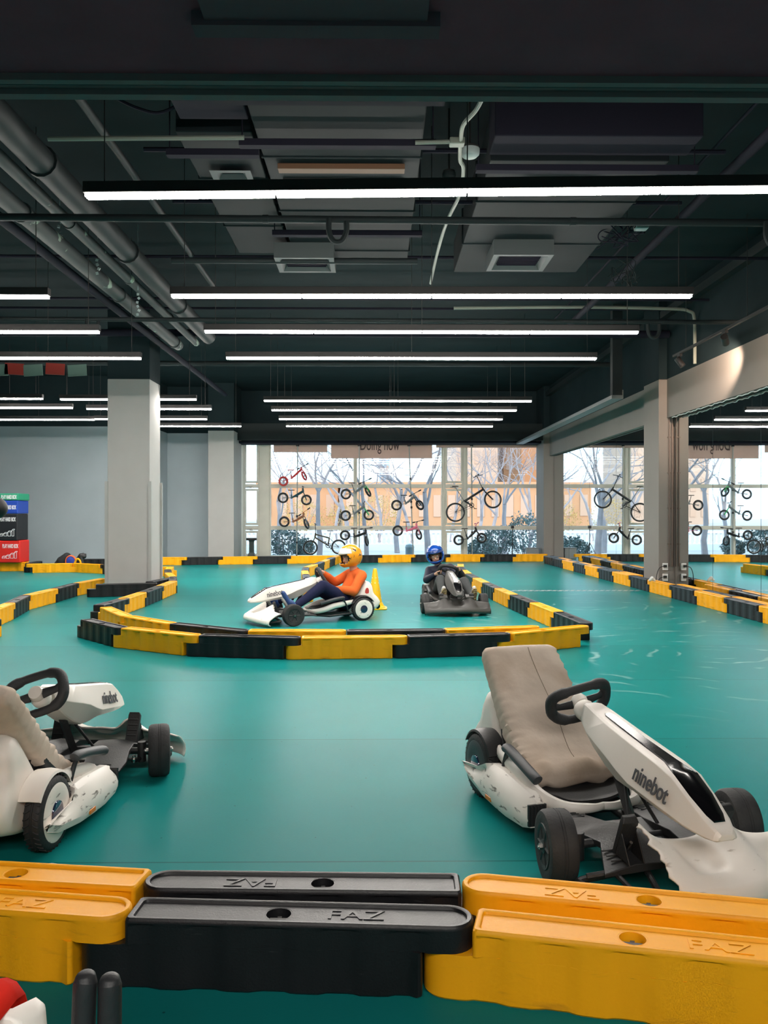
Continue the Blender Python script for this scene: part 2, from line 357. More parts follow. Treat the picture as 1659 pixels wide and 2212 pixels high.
# ---- mirror panels on the right wall
def mirror(y0, y1, label, ang=0.0):
    b = MB(); b.box((0, 0, 1.48), (0.012, y1-y0-0.012, 2.86)); b.cur = 1
    for y in (-(y1-y0)/2+0.003, (y1-y0)/2-0.003): b.box((0.0005, y, 1.48), (0.014, 0.006, 2.86))
    o = b.build('wall_mirror', [M_mir, M_dark], smooth=False); o.location = (XM+0.02, (y0+y1)/2, 0); o.rotation_euler.z = ang
    tag(o, label, 'mirror', 'mirror panels along the right wall'); return o
ed = [14.22, 12.62, 11.04, 9.46, 7.9]
for i in range(4):
    mirror(ed[i+1], ed[i], ['tall frameless mirror panel nearest the grey pillar with sockets, reflecting green balance bikes', 'tall frameless mirror panel second from the socket pillar towards the viewer', 'tall frameless mirror panel at the right edge of the photo, third from the socket pillar', 'tall frameless mirror panel just beyond the right edge, fourth from the socket pillar'][i], [0, 0.0012, -0.001, 0][i])
ed = [23.88, 22.0, 19.9, 17.7, 15.1]
for i in range(4):
    mirror(ed[i+1], ed[i], ['tall frameless mirror panel beside the far corner pillar by the window', 'tall frameless mirror panel second from the far corner pillar', 'tall frameless mirror panel third from the far corner pillar, left of the seam', 'tall frameless mirror panel just behind the socket pillar, reflecting the folding bike'][i])
# wavy light strip under the beam
b = MB(); pts = []
for k in range(90):
    y = 14.1-k*0.055; pts.append((XM-0.075+0.004*math.sin(k*2.1), y, 2.915+0.012*math.sin(k*1.3)*math.sin(k*0.37)))
b.tube(pts, 0.008, 6); o = b.build('light_strip', mat('strip_white', (0.75, 0.75, 0.75), 0.4)); tag(o, 'loose wavy white light strip hanging under the grey beam above the mirrors', 'light strip')

# start line painted on the floor
for j, lb in enumerate(('broken white dashes across the teal lane before the socket pillar, nearer row', 'broken white dashes across the teal lane before the socket pillar, farther row')):
    b = MB()
    for k in range(22):
        x = 2.28+k*0.101+j*0.05; y = 14.35+j*0.10
        b.add([(x, y, 0.0015), (x+0.075, y, 0.0015), (x+0.095, y+0.05, 0.0015), (x+0.02, y+0.05, 0.0015)], [(0, 1, 2, 3)])
    o = b.build('start_line', mat('worn_white_marking', (0.60, 0.63, 0.64), 0.6), smooth=False); tag(o, lb, 'floor marking', 'start line dashes')

# ================================================================== CEILING THINGS
def lamp_run(z, x0, n, label, seg=1.2, h=3.33, rz=0.0):
    """suspended linear lamp: n segments starting at camera x0"""
    p = C2(x0, z, h); L = seg*n
    t = thing('linear_lamp', label, 'ceiling lamp', p, rz, 'suspended linear ceiling lamps')
    b = MB(); b.box((L/2, 0, 0.045), (L+0.01, 0.085, 0.07)); b.build('housing', M_hous, t, smooth=False, bevel=0.004)
    for i in range(n):
        d = MB(); d.box((seg*(i+0.5), 0, 0.0), (seg-0.014, 0.062, 0.024)); d.build('diffuser', M_lamp, t, smooth=False)
    for i in range(n+1):
        if i % 2 and n > 2: continue
        q = MB(); x = min(max(seg*i, 0.12), L-0.12); q.tube([(x, 0, 0.078), (x, 0, CEIL-h)], 0.004, 5); q.build('suspension_wire', M_hous, t)
    return t
lamp_run(5.35, -1.88, 4, 'nearest long linear lamp glowing white, spanning to the right edge', rz=-0.036)
lamp_run(7.83, -1.96, 4, 'second long linear lamp of the centre column, behind the nearest one', rz=-0.010)
lamp_run(9.37, -1.98, 4, 'third long linear lamp of the centre column')
lamp_run(10.98, -2.04, 4, 'fourth long linear lamp of the centre column, level with the pillars')
lamp_run(15.2, -2.15, 4, 'fifth long linear lamp of the centre column, just beyond the pillars')
lamp_run(16.6, -2.20, 4, 'sixth long linear lamp of the centre column')
lamp_run(18.2, -2.25, 4, 'second last long linear lamp of the centre column before the window')
lamp_run(19.7, -2.27, 4, 'last long linear lamp of the centre column, nearest the window')
lamp_run(7.83, -5.50, 2, 'left linear lamp cut by the left edge, nearest of the left column')
lamp_run(9.37, -5.55, 2, 'left linear lamp cut by the left edge, second of the left column')
lamp_run(10.98, -5.55, 2, 'left linear lamp ending in front of the left pillar')
lamp_run(15.0, -5.72, 2, 'linear lamp passing behind the left pillar, highest of the far left ones')
lamp_run(16.4, -5.74, 2, 'linear lamp passing behind the left pillar, middle of the far left ones')
lamp_run(18.2, -6.20, 2, 'linear lamp passing behind the left pillar, lowest but one')
lamp_run(19.7, -5.72, 2, 'short linear lamp right of the left pillar above the grey wall')
lamp_run(14.9, -8.40, 2, 'linear lamp in the far left corner of the ceiling, highest')
lamp_run(16.2, -8.35, 2, 'linear lamp in the far left corner of the ceiling, middle')
lamp_run(18.3, -8.65, 2, 'linear lamp in the far left corner of the ceiling, lowest')
lamp_run(-1.2, -1.9, 4, 'added linear fill lamp overhead behind the viewer, first', h=3.0)  # unseen lamp added behind the viewer as fill for the near karts
lamp_run(-3.2, -1.9, 4, 'added linear fill lamp overhead behind the viewer, second')  # another added fill lamp, out of view farther back

def duct(name, label, x0, x1, y0, y1, z0, z1, m=M_duct, cat='air duct', group=None):
    b = MB(); cx, cy = (x0+x1)/2, (y0+y1)/2
    b.box((0, 0, (z1-z0)/2), (x1-x0, y1-y0, z1-z0))
    k = y0+0.9
    while k < y1-0.2: b.box((0, k-cy, (z1-z0)/2), (x1-x0+0.03, 0.03, z1-z0+0.02)); k += 1.2
    o = b.build(name, m, smooth=False, bevel=0.01); o.location = (cx, cy, z0); return tag(o, label, cat, group)
duct('air_duct', 'wide grey air duct in the middle of the ceiling', -0.88, 0.36, 4.6, 9.6, 4.14, 4.55)
duct('air_duct', 'narrow grey air duct left of the wide middle duct', -1.5, -0.93, 6.4, 9.4, 4.2, 4.55)
duct('air_duct', 'grey air duct on the right half behind the dark box', 0.92, 2.35, 6.75, 9.9, 4.14, 4.5)
duct('duct_box', 'dark blue-black box with a flat front hanging on the right', 0.90, 2.47, 6.35, 6.7, 4.16, 4.62, M_dduct, 'duct box')
duct('duct_box', 'dark box above and left of the wide middle duct', -1.42, -0.92, 5.2, 6.2, 4.2, 4.6, M_dduct, 'duct box')
for i, (x0, x1, y, z, lb) in enumerate([(-1.05, 0.46, 5.6, 4.06, 'dark steel channel under the middle duct, nearest'), (-1.0, 0.45, 6.28, 4.06, 'dark steel channel under the middle duct, second'), (-1.6, -0.89, 6.55, 4.1, 'short dark steel channel under the narrow left duct'), (0.80, 2.56, 6.72, 4.06, 'dark steel channel under the right duct'), (-1.0, 0.46, 8.3, 4.06, 'dark steel channel under the middle duct, farthest')]):
    b = MB(); b.box((0, 0, 0), (x1-x0, 0.07, 0.05))
    for x in (-(x1-x0)/2+0.02, (x1-x0)/2-0.02): b.tube([(x, 0, 0), (x, 0, CEIL-z)], 0.006, 5)
    o = b.build('channel_support', M_dduct, smooth=False); o.location = ((x0+x1)/2, y, z); tag(o, lb, 'bracket', 'channel supports under the ducts')
def diffuser(x, y, z, sx, sy, label, flush=False):
    t = thing('ceiling_cassette', label, 'air vent', (x, y, z))
    f = MB(); A = 0.0 if flush else 0.16
    r = []
    for (a, hh) in ((0, A), (0, 0), (0.05, -0.0), (0.09, 0.05)):
        r.append([(-sx/2+a, -sy/2+a, hh), (sx/2-a, -sy/2+a, hh), (sx/2-a, sy/2-a, hh), (-sx/2+a, sy/2-a, hh)])
    f.loft(r, cap=False); f.build('frame', mat('vent_frame', (0.075, 0.09, 0.092), 0.6), t, smooth=False)
    g = MB(); g.box((0, 0, 0.055), (sx-0.18, sy-0.18, 0.01))
    for k in range(7): g.box((0, -sy/2+0.12+k*(sy-0.24)/6, 0.04), (sx-0.2, 0.012, 0.02))
    g.build('grille', M_dduct, t, smooth=False)
    return t
diffuser(-0.94+0.2, 9.1, 3.98, 0.62, 0.55, 'square ceiling air vent hanging above the left of the centre lamps')
diffuser(1.53, 9.0, 3.98, 0.62, 0.60, 'square ceiling air vent hanging right of centre')
diffuser(1.56, 7.25, 4.11, 0.62, 0.3, 'flat ceiling air vent under the right duct', True)
diffuser(-1.2, 7.15, 4.16, 0.34, 0.25, 'small flat ceiling air vent under the narrow left duct', True)
b = MB(); b.box((0, 0, 0), (1.02, 0.10, 0.045)); o = b.build('slot_vent', mat('wood_slot', (0.20, 0.10, 0.055), 0.6), smooth=False, bevel=0.005)
o.location = (-0.27, 6.85, 4.11); tag(o, 'brown slot air vent under the wide middle duct', 'air vent')
b = MB()
for d in (-0.17, 0.17): b.box((0, d, 0), (1.0, 0.012, 0.02))
for d in (-0.49, 0.49): b.box((d, 0, 0), (0.012, 0.33, 0.02))
o = b.build('access_hatch', M_hous, smooth=False); o.location = (-0.27, 7.3, 4.13); tag(o, 'thin rectangular hatch outline under the wide middle duct', 'hatch')

def pipe(name, label, pts, r, m=M_pipe, cat='pipe', group='ceiling pipes', flange=None, n=14):
    b = MB(); b.tube(pts, r, n)
    if flange:
        a, c = Vector(pts[0]), Vector(pts[-1]); L = (c-a).length; d = (c-a)/L; k = flange*0.6
        while k < L-0.1: b.tube([a+d*k, a+d*(k+0.05)], r*1.16, n); k += flange
    o = b.build(name, m); setorg(o, Vector(pts[len(pts)//2])); return tag(o, label, cat, group)
pipe('ceiling_pipe', 'thickest grey pipe running along the upper left ceiling', [(-2.72, 3.1, 4.2), (-2.72, 13.9, 4.2)], 0.115, flange=2.4)
pipe('ceiling_pipe', 'dark pipe with peeling paint, just left of the thickest grey pipe', [(-2.98, 3.1, 4.16), (-2.98, 14.2, 4.16)], 0.055, M_pipd, flange=2.0)
pipe('ceiling_pipe', 'outer dark pipe with peeling paint along the left ceiling', [(-3.28, 3.1, 4.12), (-3.28, 14.2, 4.12)], 0.085, M_pipd, flange=3.0)
pipe('ceiling_pipe', 'outermost dark pipe of the left ceiling bundle', [(-3.52, 3.1, 4.1), (-3.52, 20, 4.1)], 0.05, M_dduct)
pipe('ceiling_pipe', 'thin grey pipe between the thick pipe and the lamp rod', [(-2.20, 3.1, 4.42), (-2.20, 12, 4.42)], 0.035)
pipe('ceiling_pipe', 'dark pipe running along the right of the ceiling', [(3.12, 3.1, 4.34), (3.12, 14, 4.34)], 0.045, M_dduct)
pipe('ceiling_pipe', 'thin dark rod beside the right ceiling pipe', [(2.95, 3.1, 4.5), (2.95, 14, 4.5)], 0.015, M_dduct)
pipe('cross_pipe', 'long grey pipe crossing the ceiling behind the nearest lamp', [(-8, 7.35, 3.9), (5.0, 7.5, 3.9)], 0.032, flange=2.7)
pipe('cross_pipe', 'grey pipe crossing above the second centre lamp', [(-2.15, 9.0, 4.0), (0.45, 9.0, 4.0)], 0.032)
pipe('cross_pipe', 'dark pipe crossing above the third centre lamp', [(-6, 11.3, 3.9), (5.0, 11.4, 3.9)], 0.030)
pipe('cross_pipe', 'dark pipe crossing the ceiling between the two pillars', [(-9, 14.05, 4.3), (4.9, 14.1, 4.3)], 0.06, M_dduct)
pipe('cross_pipe', 'teal grey pipe crossing beyond the pillars', [(-9, 17.2, 4.35), (4.9, 17.3, 4.35)], 0.05)
for i, (y, z) in enumerate(((7.0, 4.32), (8.0, 4.26), (8.6, 4.3), (10.2, 4.4), (12.4, 4.45), (13.2, 4.5))):
    pipe('cable_tray', 'dark cable tray crossing the ceiling, %s from the viewer' % ORD[i], [(-8 if i > 2 else -1.9, y, z), (4.9 if i > 1 else 2.9, y, z)], 0.02, M_dduct, 'cable tray', 'cable trays crossing the ceiling', n=6)
def hook(x, y, z, label, s=1.0):
    b = MB(); P = catmull([(x-0.07*s, y, z), (x-0.07*s, y, z-0.12*s), (x-0.03*s, y, z-0.2*s), (x+0.04*s, y, z-0.2*s), (x+0.08*s, y, z-0.12*s), (x+0.08*s, y, z-0.03*s)], 5)
    b.tube(P, 0.025*s, 8); o = b.build('pipe_trap', M_pipe); setorg(o, (x, y, z)); tag(o, label, 'pipe', 'u shaped pipe traps')
hook(-0.33, 7.4, 3.9, 'u shaped pipe trap hanging from the cross pipe near the middle'); hook(3.52, 7.45, 3.9, 'u shaped pipe trap on the cross pipe at the right edge')
hook(-3.75, 11.3, 3.9, 'u shaped pipe trap beside the left pillar head'); hook(3.75, 11.4, 3.9, 'u shaped pipe trap beside the right pillar head')
# pale conduit with its junction box
P = [RH(x, y, 4.05) for x, y in ((1052, 190), (1030, 235), (1002, 268), (996, 296), (994, 345), (1001, 365), (993, 420), (965, 480), (945, 545), (930, 612))]
pipe('pale_conduit', 'pale green-white conduit kinking down the middle of the ceiling', catmull(P, 5), 0.016, M_cond, 'conduit', None, n=8)
pipe('pale_conduit', 'pale conduit crossing left of the wide duct', [RH(104, 300, 4.05), RH(527, 297, 4.05)], 0.018, M_cond, 'conduit', None, n=8)
pipe('pale_conduit', 'short pale conduit between the wide duct and the junction box', [RH(897, 308, 4.05), RH(980, 306, 4.05)], 0.016, M_cond, 'conduit', None, n=8)
b = MB(); b.box((0, 0, 0), (0.11, 0.08, 0.05)); o = b.build('junction_box', M_cond, smooth=False, bevel=0.008); o.location = RH(987, 307, 4.05); tag(o, 'pale junction box where the ceiling conduits meet', 'junction box')
P = [(1.2, 12.9, 4.44), (3.1, 12.9, 4.46), (4.5, 12.9, 4.44), (4.80, 12.9, 4.40), (4.87, 12.9, 4.3), (4.88, 12.9, 3.9), (4.88, 12.9, 3.6)]
pipe('pale_conduit', 'pale conduit bending down onto the beam above the mirrors', catmull(P, 5), 0.025, M_cond, 'conduit', None, n=8)
for (px, py, h, r, lb) in ((1015, 331, 4.1, 0.075, 'white round smoke detector beside the pale conduit, nearer one'), (970, 382, 4.3, 0.06, 'small dark round smoke detector, farther one')):
    t = thing('smoke_detector', lb, 'smoke detector', RH(px, py, h))
    b = MB(); b.lathe([(0.001, -0.035), (r*0.7, -0.03), (r*0.95, -0.012), (r, 0.012), (r, 0.03)]); b.build('detector_head', mat('detector_white', (0.45, 0.5, 0.5), 0.5) if r > 0.07 else M_pipe, t)
    b = MB(); b.lathe([(r*0.9, 0.03), (r*0.9, 0.05)]); b.tube([(0, 0, 0.05), (0, 0, CEIL-h)], 0.01, 6); b.build('detector_base', M_hous, t)
b = MB(); b.box((0, 0, 0), (0.12, 0.1, 0.05)); o = b.build('sensor_box', mat('detector_white', (0.45, 0.5, 0.5), 0.5), smooth=False, bevel=0.01); o.location = RH(1385, 491, 4.1); tag(o, 'small pale sensor box among cables on the right ceiling', 'sensor')
random.seed(5)
b = MB()
for k in range(9):
    c = RH(1345+random.uniform(-30, 35), 492+random.uniform(-12, 15), 4.1); P = [c+Vector((random.uniform(-.16, .16), random.uniform(-.1, .1), random.uniform(-.14, .06))) for _ in range(5)]
    b.tube(catmull(P, 5), 0.006, 5)
o = b.build('cable_bundle', M_dduct); setorg(o, RH(1345, 492, 4.1)); tag(o, 'tangle of dark cables beside the sensor box on the right ceiling', 'cables')
b = MB()
for k in range(8):
    c = RH(1350+random.uniform(-15, 15), 585+random.uniform(-15, 20), 4.1); P = [c+Vector((random.uniform(-.2, .2), random.uniform(-.1, .1), random.uniform(-.2, .1))) for _ in range(5)]
    b.tube(catmull(P, 5), 0.005, 5)
o = b.build('cable_bundle', M_pipe); setorg(o, RH(1350, 585, 4.1)); tag(o, 'loose grey cable coil hanging above the second lamp on the right', 'cables')
# drooping cable at the upper left
b = MB(); b.tube(catmull([RH(232, 200, 4.4), RH(262, 218, 4.35), RH(300, 235, 4.28), RH(340, 244, 4.25), RH(375, 232, 4.3), RH(378, 222, 4.35)], 6), 0.012, 6); o = b.build('hanging_cable', M_dduct); tag(o, 'dark cable drooping below the soffit at the upper left', 'cable')
# crystal-like hanging foil strips along the left pipes
for i, (px, py) in enumerate(((129, 530), (211, 600), (298, 688))):
    b = MB(); z = [9.0, 9.6, 10.5][i]; p = RZ(px, py, z); b.tube([p+Vector((0, 0, 0.35)), p+Vector((0, 0, 1.2))], 0.003, 4)
    for k in range(6): b.box(p+Vector((0.012*math.sin(k*2), 0, 0.3-k*0.05)), (0.03, 0.006, 0.03), Matrix.Rotation(k*0.9, 3, 'Y'))
    o = b.build('foil_strip', mat('foil', (0.5, 0.6, 0.6), 0.3, 0.5), smooth=False); setorg(o, p); tag(o, 'twisted pale foil strip dangling under the left pipes, %s from the viewer' % ORD[i], 'foil strip', 'foil strips under the left pipes')
# ceiling drop post and long rail to the right
b = MB(); b.box((0, 0, 0.78), (0.17, 0.14, 1.56)); o = b.build('hanging_post', M_pipe, smooth=False); o.location = (4.0+0.15, 14.55, 3.34); tag(o, 'square dark post dropping from the ceiling at the near end of the long rail', 'post')
b = MB(); b.box((0, 4.9, 0.0), (0.20, 9.8, 0.06)); b.box((0.09, 4.9, 0.07), (0.02, 9.8, 0.10)); o = b.build('ceiling_rail', mat('rail_grey', (0.2, 0.21, 0.21), 0.5), smooth=False); o.location = (4.15, 14.48, 3.31); tag(o, 'long pale rail running from the hanging post to the window wall', 'rail')
# track with spots
t = thing('track_light', 'black lighting track with spotlights beside the upper right wall', 'track light', (4.45, 9.5, 3.66))
b = MB(); b.box((0, 0.6, 0), (0.036, 5.0, 0.03)); b.build('track_rail', M_hous, t, smooth=False)
for y in (-1.6, 0.6, 2.6):
    b = MB(); b.tube([(0, y, 0.01), (0, y, CEIL-3.66)], 0.004, 5); b.build('suspension_wire', M_hous, t)
for i, y in enumerate((-0.9, 1.25, 2.85)):
    dirv = Vector((0.42, 0.75 if i < 2 else -0.2, -0.40 if i < 2 else -0.7)).normalized(); c = Vector((0.0, y, -0.13))
    b = MB(); b.box((0, y, -0.03), (0.04, 0.11, 0.045)); b.tube([(0, y, -0.03), (0, y, -0.09)], 0.008, 6)
    bd = b.build('spot_bracket', M_hous, t)
    b = MB(); b.tube([c-dirv*0.07, c+dirv*0.08], 0.045, 18); b.build('spot_head', M_hous, bd)
    if i < 2:
        b = MB(); b.tube([c+dirv*0.0801, c+dirv*0.084], 0.036, 18); b.build('spot_lens', mat('spot_lens_lit', (1, .8, .6), 0.3, emit=(1.0, 0.72, 0.5), estr=12), bd)
        l = D.lights.new('spot', 'SPOT'); l.energy = 420; l.color = (1.0, 0.74, 0.56); l.spot_size = math.radians(50); l.spot_blend = 0.85; l.shadow_soft_size = 0.03
        lo = D.objects.new('spot_beam', l); COL.objects.link(lo); lo.location = Vector(t.location)+c+dirv*0.10; lo.rotation_euler = (Vector((XM-0.1, lo.location.y+1.25, 3.36))-lo.location).to_track_quat('-Z', 'Y').to_euler()
# banners among the pipes at the left
b = MB()
for k, (x, m_) in enumerate(((-6.35, 0), (-6.0, 1), (-5.75, 0), (-5.45, 1), (-5.1, 0), (-4.75, 1))):
    b.cur = m_; b.box((x, 13.6, 3.62-0.02*(k % 2)), (0.30, 0.02, 0.18), Matrix.Rotation(0.06*(-1)**k, 3, 'Y'))
o = b.build('bunting', [mat('bunting_red', (0.30, 0.03, 0.02), 0.8), mat('bunting_green', (0.12, 0.2, 0.17), 0.8)], smooth=False); setorg(o, (-5.5, 13.6, 3.7)); tag(o, 'string of faded red and green cloth flags under the left ceiling', 'bunting')
b = MB(); b.tube([(-7, 13.6, 3.73), (-4.3, 13.6, 3.73)], 0.006, 5); b.build('bunting_cord', M_hous, o).matrix_parent_inverse = Matrix.Translation(-o.location)
# conduits and sockets on the right pillar
for i, (dx, r, lb) in enumerate(((0.225, 0.016, 'vertical metal conduit on the socket pillar nearer the mirror'), (0.17, 0.011, 'thin vertical metal conduit on the socket pillar'))):
    b = MB(); b.tube([(4.79+dx, 14.26, 0.42), (4.79+dx, 14.26, CEIL)], r, 8)
    for z in (0.8, 1.4, 2.0, 2.6, 3.2): b.box((4.79+dx, 14.265, z), (0.05, 0.02, 0.02))
    o = b.build('wall_conduit', mat('conduit_brown', (0.16, 0.12, 0.10), 0.4, 0.3)); setorg(o, (4.79+dx, 14.26, 0.42)); tag(o, lb, 'conduit', 'conduits on the socket pillar')
for z, lb in ((0.42, 'white wall socket box with a black plug, upper of two'), (0.24, 'white wall socket box with a black plug, lower of two')):
    t = thing('wall_socket', lb, 'socket', (4.79+0.10, 14.27, z))
    b = MB(); b.box((0, -0.02, 0), (0.085, 0.04, 0.12)); b.build('socket_box', M_wht, t, smooth=False, bevel=0.006)
    b = MB(); b.box((-0.015, -0.06, 0.01), (0.05, 0.04, 0.04)); b.tube(catmull([(-0.04, -0.06, 0.01), (-0.11, -0.06, -0.02), (-0.15, -0.05, -0.12), (-0.16, -0.04, -0.23)], 5), 0.006, 6); b.build('plug', M_hole, t)

# ================================================================== TRACK BARRIERS
from mathutils.geometry import tessellate_polygon
PIT, BR = 0.985, 0.07
def flute(x):
    s = 0.0
    for k in range(5):
        d = abs(x-(0.11+k*0.19))
        s = max(s, 1-max(0, min(1, (d-0.035)/0.022)))
    return s
def outline(x0, x1, round_l, round_r, inset, fl, N=46):
    pts = []; a = BR-inset
    xl = x0+inset; xr = x1-inset; rl = (BR-inset) if round_l else 0.012; rr = (BR-inset) if round_r else 0.012
    def corner(cx, cy, r, t0, t1, k=7): return [(cx+r*math.cos(t0+(t1-t0)*i/(k-1)), cy+r*math.sin(t0+(t1-t0)*i/(k-1))) for i in range(k)]
    def side(xa, xb, sgn):
        out = []
        for i in range(1, N):
            x = xa+(xb-xa)*i/N; e = min(1, max(0, min(abs(x-xa), abs(x-xb))/0.02))
            out.append((x, sgn*(a-0.0095*flute(x)*fl*e)))
        return out
    pts += corner(xl+rl, -a+rl, rl, PI, 1.5*PI); pts += side(xl+rl, xr-rr, -1)
    pts += corner(xr-rr, -a+rr, rr, -PI/2, 0); pts += corner(xr-rr, a-rr, rr, 0, PI/2)
    pts += side(xr-rr, xl+rl, 1); pts += corner(xl+rl, a-rl, rl, PI/2, PI)
    return pts
def barrier_mesh(name, m):
    b = MB()
    def ring(z, inset, fl, up): 
        return [(x, y, z) for x, y in (outline(BR+0.004, PIT+BR, False, True, inset, fl) if up else outline(-BR, PIT-BR-0.004, True, False, inset, fl))]
    b.loft([ring(0, 0.005, 1, 0), ring(0.006, 0, 1, 0), ring(0.1255, 0, 1, 0)])
    R = [ring(0.1258, 0, 1, 1), ring(0.1755, 0, 1, 1), ring(0.178, 0, 1, 1), ring(0.186, 0, 0, 1), ring(0.1875, 0, 0, 1), ring(0.195, 0.0015, 0, 1), ring(0.2, 0.006, 0, 1), ring(0.2, 0.014, 0, 1), ring(0.198, 0.018, 0, 1), ring(0.191, 0.021, 0, 1)]
    b.loft(R, cap=False); n = len(R[0]); base = len(b.v)-n*len(R)
    b.f.append(tuple(range(base, base+n))); b.mi.append(0)
    # top tray with a round hole
    k = 20; hx, hr = 0.50, 0.036
    outer = [Vector(p) for p in R[-1]]; hole = [Vector((hx+hr*math.cos(2*PI*i/k), hr*math.sin(2*PI*i/k), 0.191)) for i in range(k)]
    b.add(outer+hole, tessellate_polygon([outer, hole]))
    c = (hx, 0, 0); b.lathe([(hr+0.004, 0.1915), (hr, 0.189), (hr-0.003, 0.165), (hr-0.004, 0.14), (0.001, 0.14)], c, n=k, cap=False)
    b2 = MB(); b2.lathe([(0.028, 0.141), (0.028, 0.160), (0.024, 0.164), (0.001, 0.164)], c, n=16); b2.box((hx, 0, 0.170), (0.052, 0.012, 0.014)); b2.box((hx, 0, 0.169), (0.012, 0.04, 0.012))
    o = b.build(name, m, ang=32); p = b2.build('locking_pin', M_hole, o)
    return o, p
def letter_mesh(m):
    return text_obj('FAZ', 0.075, 0.0018, m, 'embossed_lettering', None, Matrix.Translation((0.72, 0.0, 0.1915)), sx=1.25)
PROTO = {}
for key, m in (('y', M_yel), ('k', M_blk)):
    o, p = barrier_mesh('track_barrier', m); PROTO[key] = (o, p, letter_mesh(m))
USED = {'y': False, 'k': False}; LUSED = {'y': False, 'k': False}
CN = {'y': 'yellow', 'k': 'black'}
def barrier(p, q, c, label, group, letters=False, flip=False):
    """p, q: hinge points"""
    if flip: p, q = q, p
    src, pin, lt = PROTO[c]
    if not USED[c]: o = src; USED[c] = True
    else:
        o = src.copy(); COL.objects.link(o); pc = pin.copy(); COL.objects.link(pc); pc.parent = o
    d = q-p; o.location = (p.x, p.y, 0); o.rotation_euler = (0, 0, math.atan2(d.y, d.x)); o.scale = (max(0.90, min(1.06, d.length/PIT)), 1, 1)
    if letters:
        if not LUSED[c]: l = lt; LUSED[c] = True
        else: l = lt.copy(); COL.objects.link(l)
        l.parent = o
    return tag(o, label, 'barrier', group)
def chain(pts, cols, desc, group, off=0.0, flip=False, letters=False, special=None):
    P = [C2(*p) for p in pts]; Q = []
    for i, p in enumerate(P):
        t = (P[min(i+1, len(P)-1)]-P[max(i-1, 0)]).normalized(); Q.append(p+Vector((-t.y, t.x, 0))*off)
    cnt = {'y': 0, 'k': 0}; tot = {'y': cols.count('y'), 'k': cols.count('k')}
    for i, c in enumerate(cols):
        k = cnt[c]; cnt[c] += 1
        o_ = ORD[k]+' ' if tot[c] > 1 else 'only '
        lb = '%s barrier block, %s%s %s' % (CN[c], o_, CN[c], desc)
        if special and i in special: lb = special[i]
        barrier(Q[i], Q[i+1], c, lb, group, letters, flip)
def evenly(a, b, n): return [(a[0]+(b[0]-a[0])*i/n, a[1]+(b[1]-a[1])*i/n) for i in range(n+1)]
# two rows right before the viewer
chain([(-1.775, 2.60), (-0.80, 2.455), (0.183, 2.40), (1.143, 2.18)], 'yky', '', 'double barrier rows nearest the viewer', 0, letters=True,
      special={0: 'yellow lettered barrier block in the front row at the lower left corner', 1: 'black lettered barrier block in the middle of the nearest front row', 2: 'scuffed yellow lettered barrier block at the lower right corner, front row'})
chain([(-1.65, 2.76), (-0.675, 2.64), (0.31, 2.615), (1.273, 2.405)], 'yky', '', 'double barrier rows nearest the viewer', 0, flip=True, letters=True,
      special={0: 'yellow barrier block at the left edge in the second row, behind the front row', 1: 'black barrier block in the second row with upside down lettering', 2: 'yellow barrier block in the second row, in front of the parked right kart'})
# island in the middle: outer and inner rows of the near side
chain([(-3.27, 9.06), (-2.66, 8.38), (-1.80, 7.86), (-0.83, 7.69), (0.155, 7.76), (1.145, 7.93), (2.02, 8.46)], 'kykyky', 'from left, outer near row of the island', 'outer near row of the island', 0.07)
chain([(-3.45, 10.25), (-2.90, 9.33), (-2.264, 8.72), (-1.40, 8.16), (-0.43, 8.13), (0.54, 8.20), (1.50, 8.42)], 'yykyky', 'from left, inner near row of the island', 'inner near row of the island', 0.07)
# island right side going back
chain([(2.02, 8.78), (1.93, 9.79), (1.825, 10.78), (1.725, 11.8), (1.645, 12.8), (1.58, 13.8), (1.53, 14.8), (1.50, 15.8), (1.50, 16.8), (1.54, 17.8), (1.62, 18.75)], 'kykykykyky', 'from near corner, divider beside blue helmet driver', 'island divider on the right', -0.07, flip=True)
# island left side going back
chain([(-3.44, 10.35), (-3.38, 11.12), (-3.37, 12.05), (-3.39, 13.07), (-3.42, 14.05), (-3.66, 15.0), (-3.98, 15.95), (-4.22, 16.85), (-4.36, 17.6)], 'kykykyky', 'from near corner, left side of the island', 'island left side', 0.07)
chain([(-4.38, 17.75), (-5.33, 17.8), (-6.05, 18.5), (-6.85, 18.98), (-7.82, 18.75)], 'ykyy', 'from island end towards the foam boxes', 'back left lane edge', 0.07)
chain([(-7.92, 18.85), (-8.0, 19.6)], 'k', '', 'back left lane edge', 0, special={0: 'black barrier block seen end on, between the yellow ones right of the box stack'})
chain([(-8.05, 19.3), (-9.0, 19.2), (-9.9, 19.15)], 'yk', 'under the stack of boxes', 'back left lane edge', 0, special={0: 'yellow barrier block carrying the stack of foam boxes'})
chain([(-7.6, 20.6), (-6.7, 20.7), (-5.9, 20.95)], 'kk', '', 'back left lane edge', 0, special={0: 'dark barrier block behind the bundle of gear', 1: 'dark barrier block mostly hidden behind the left pillar'})
# left lane
chain([(-4.98, 8.62), (-4.15, 9.05)], 'k', '', 'left lane edge', 0, special={0: 'black barrier block cut by the left edge at the bend of the left lane'})
chain([(-4.13, 9.12), (-4.5, 9.78), (-4.64, 10.62), (-4.86, 11.62), (-4.86, 12.6), (-4.90, 13.58), (-4.80, 14.55)], 'yykyky', 'from left edge, left lane towards the pillar', 'left lane edge', 0.05)
chain([(-4.62, 13.40), (-3.72, 13.66)], 'k', '', 'blocks round the left pillar', 0, special={0: 'long black barrier block lying at the foot of the left pillar'})
chain([(-3.86, 13.86), (-3.70, 14.75)], 'k', '', 'blocks round the left pillar', 0, special={0: 'black barrier block right beside the left pillar, pointing away'})
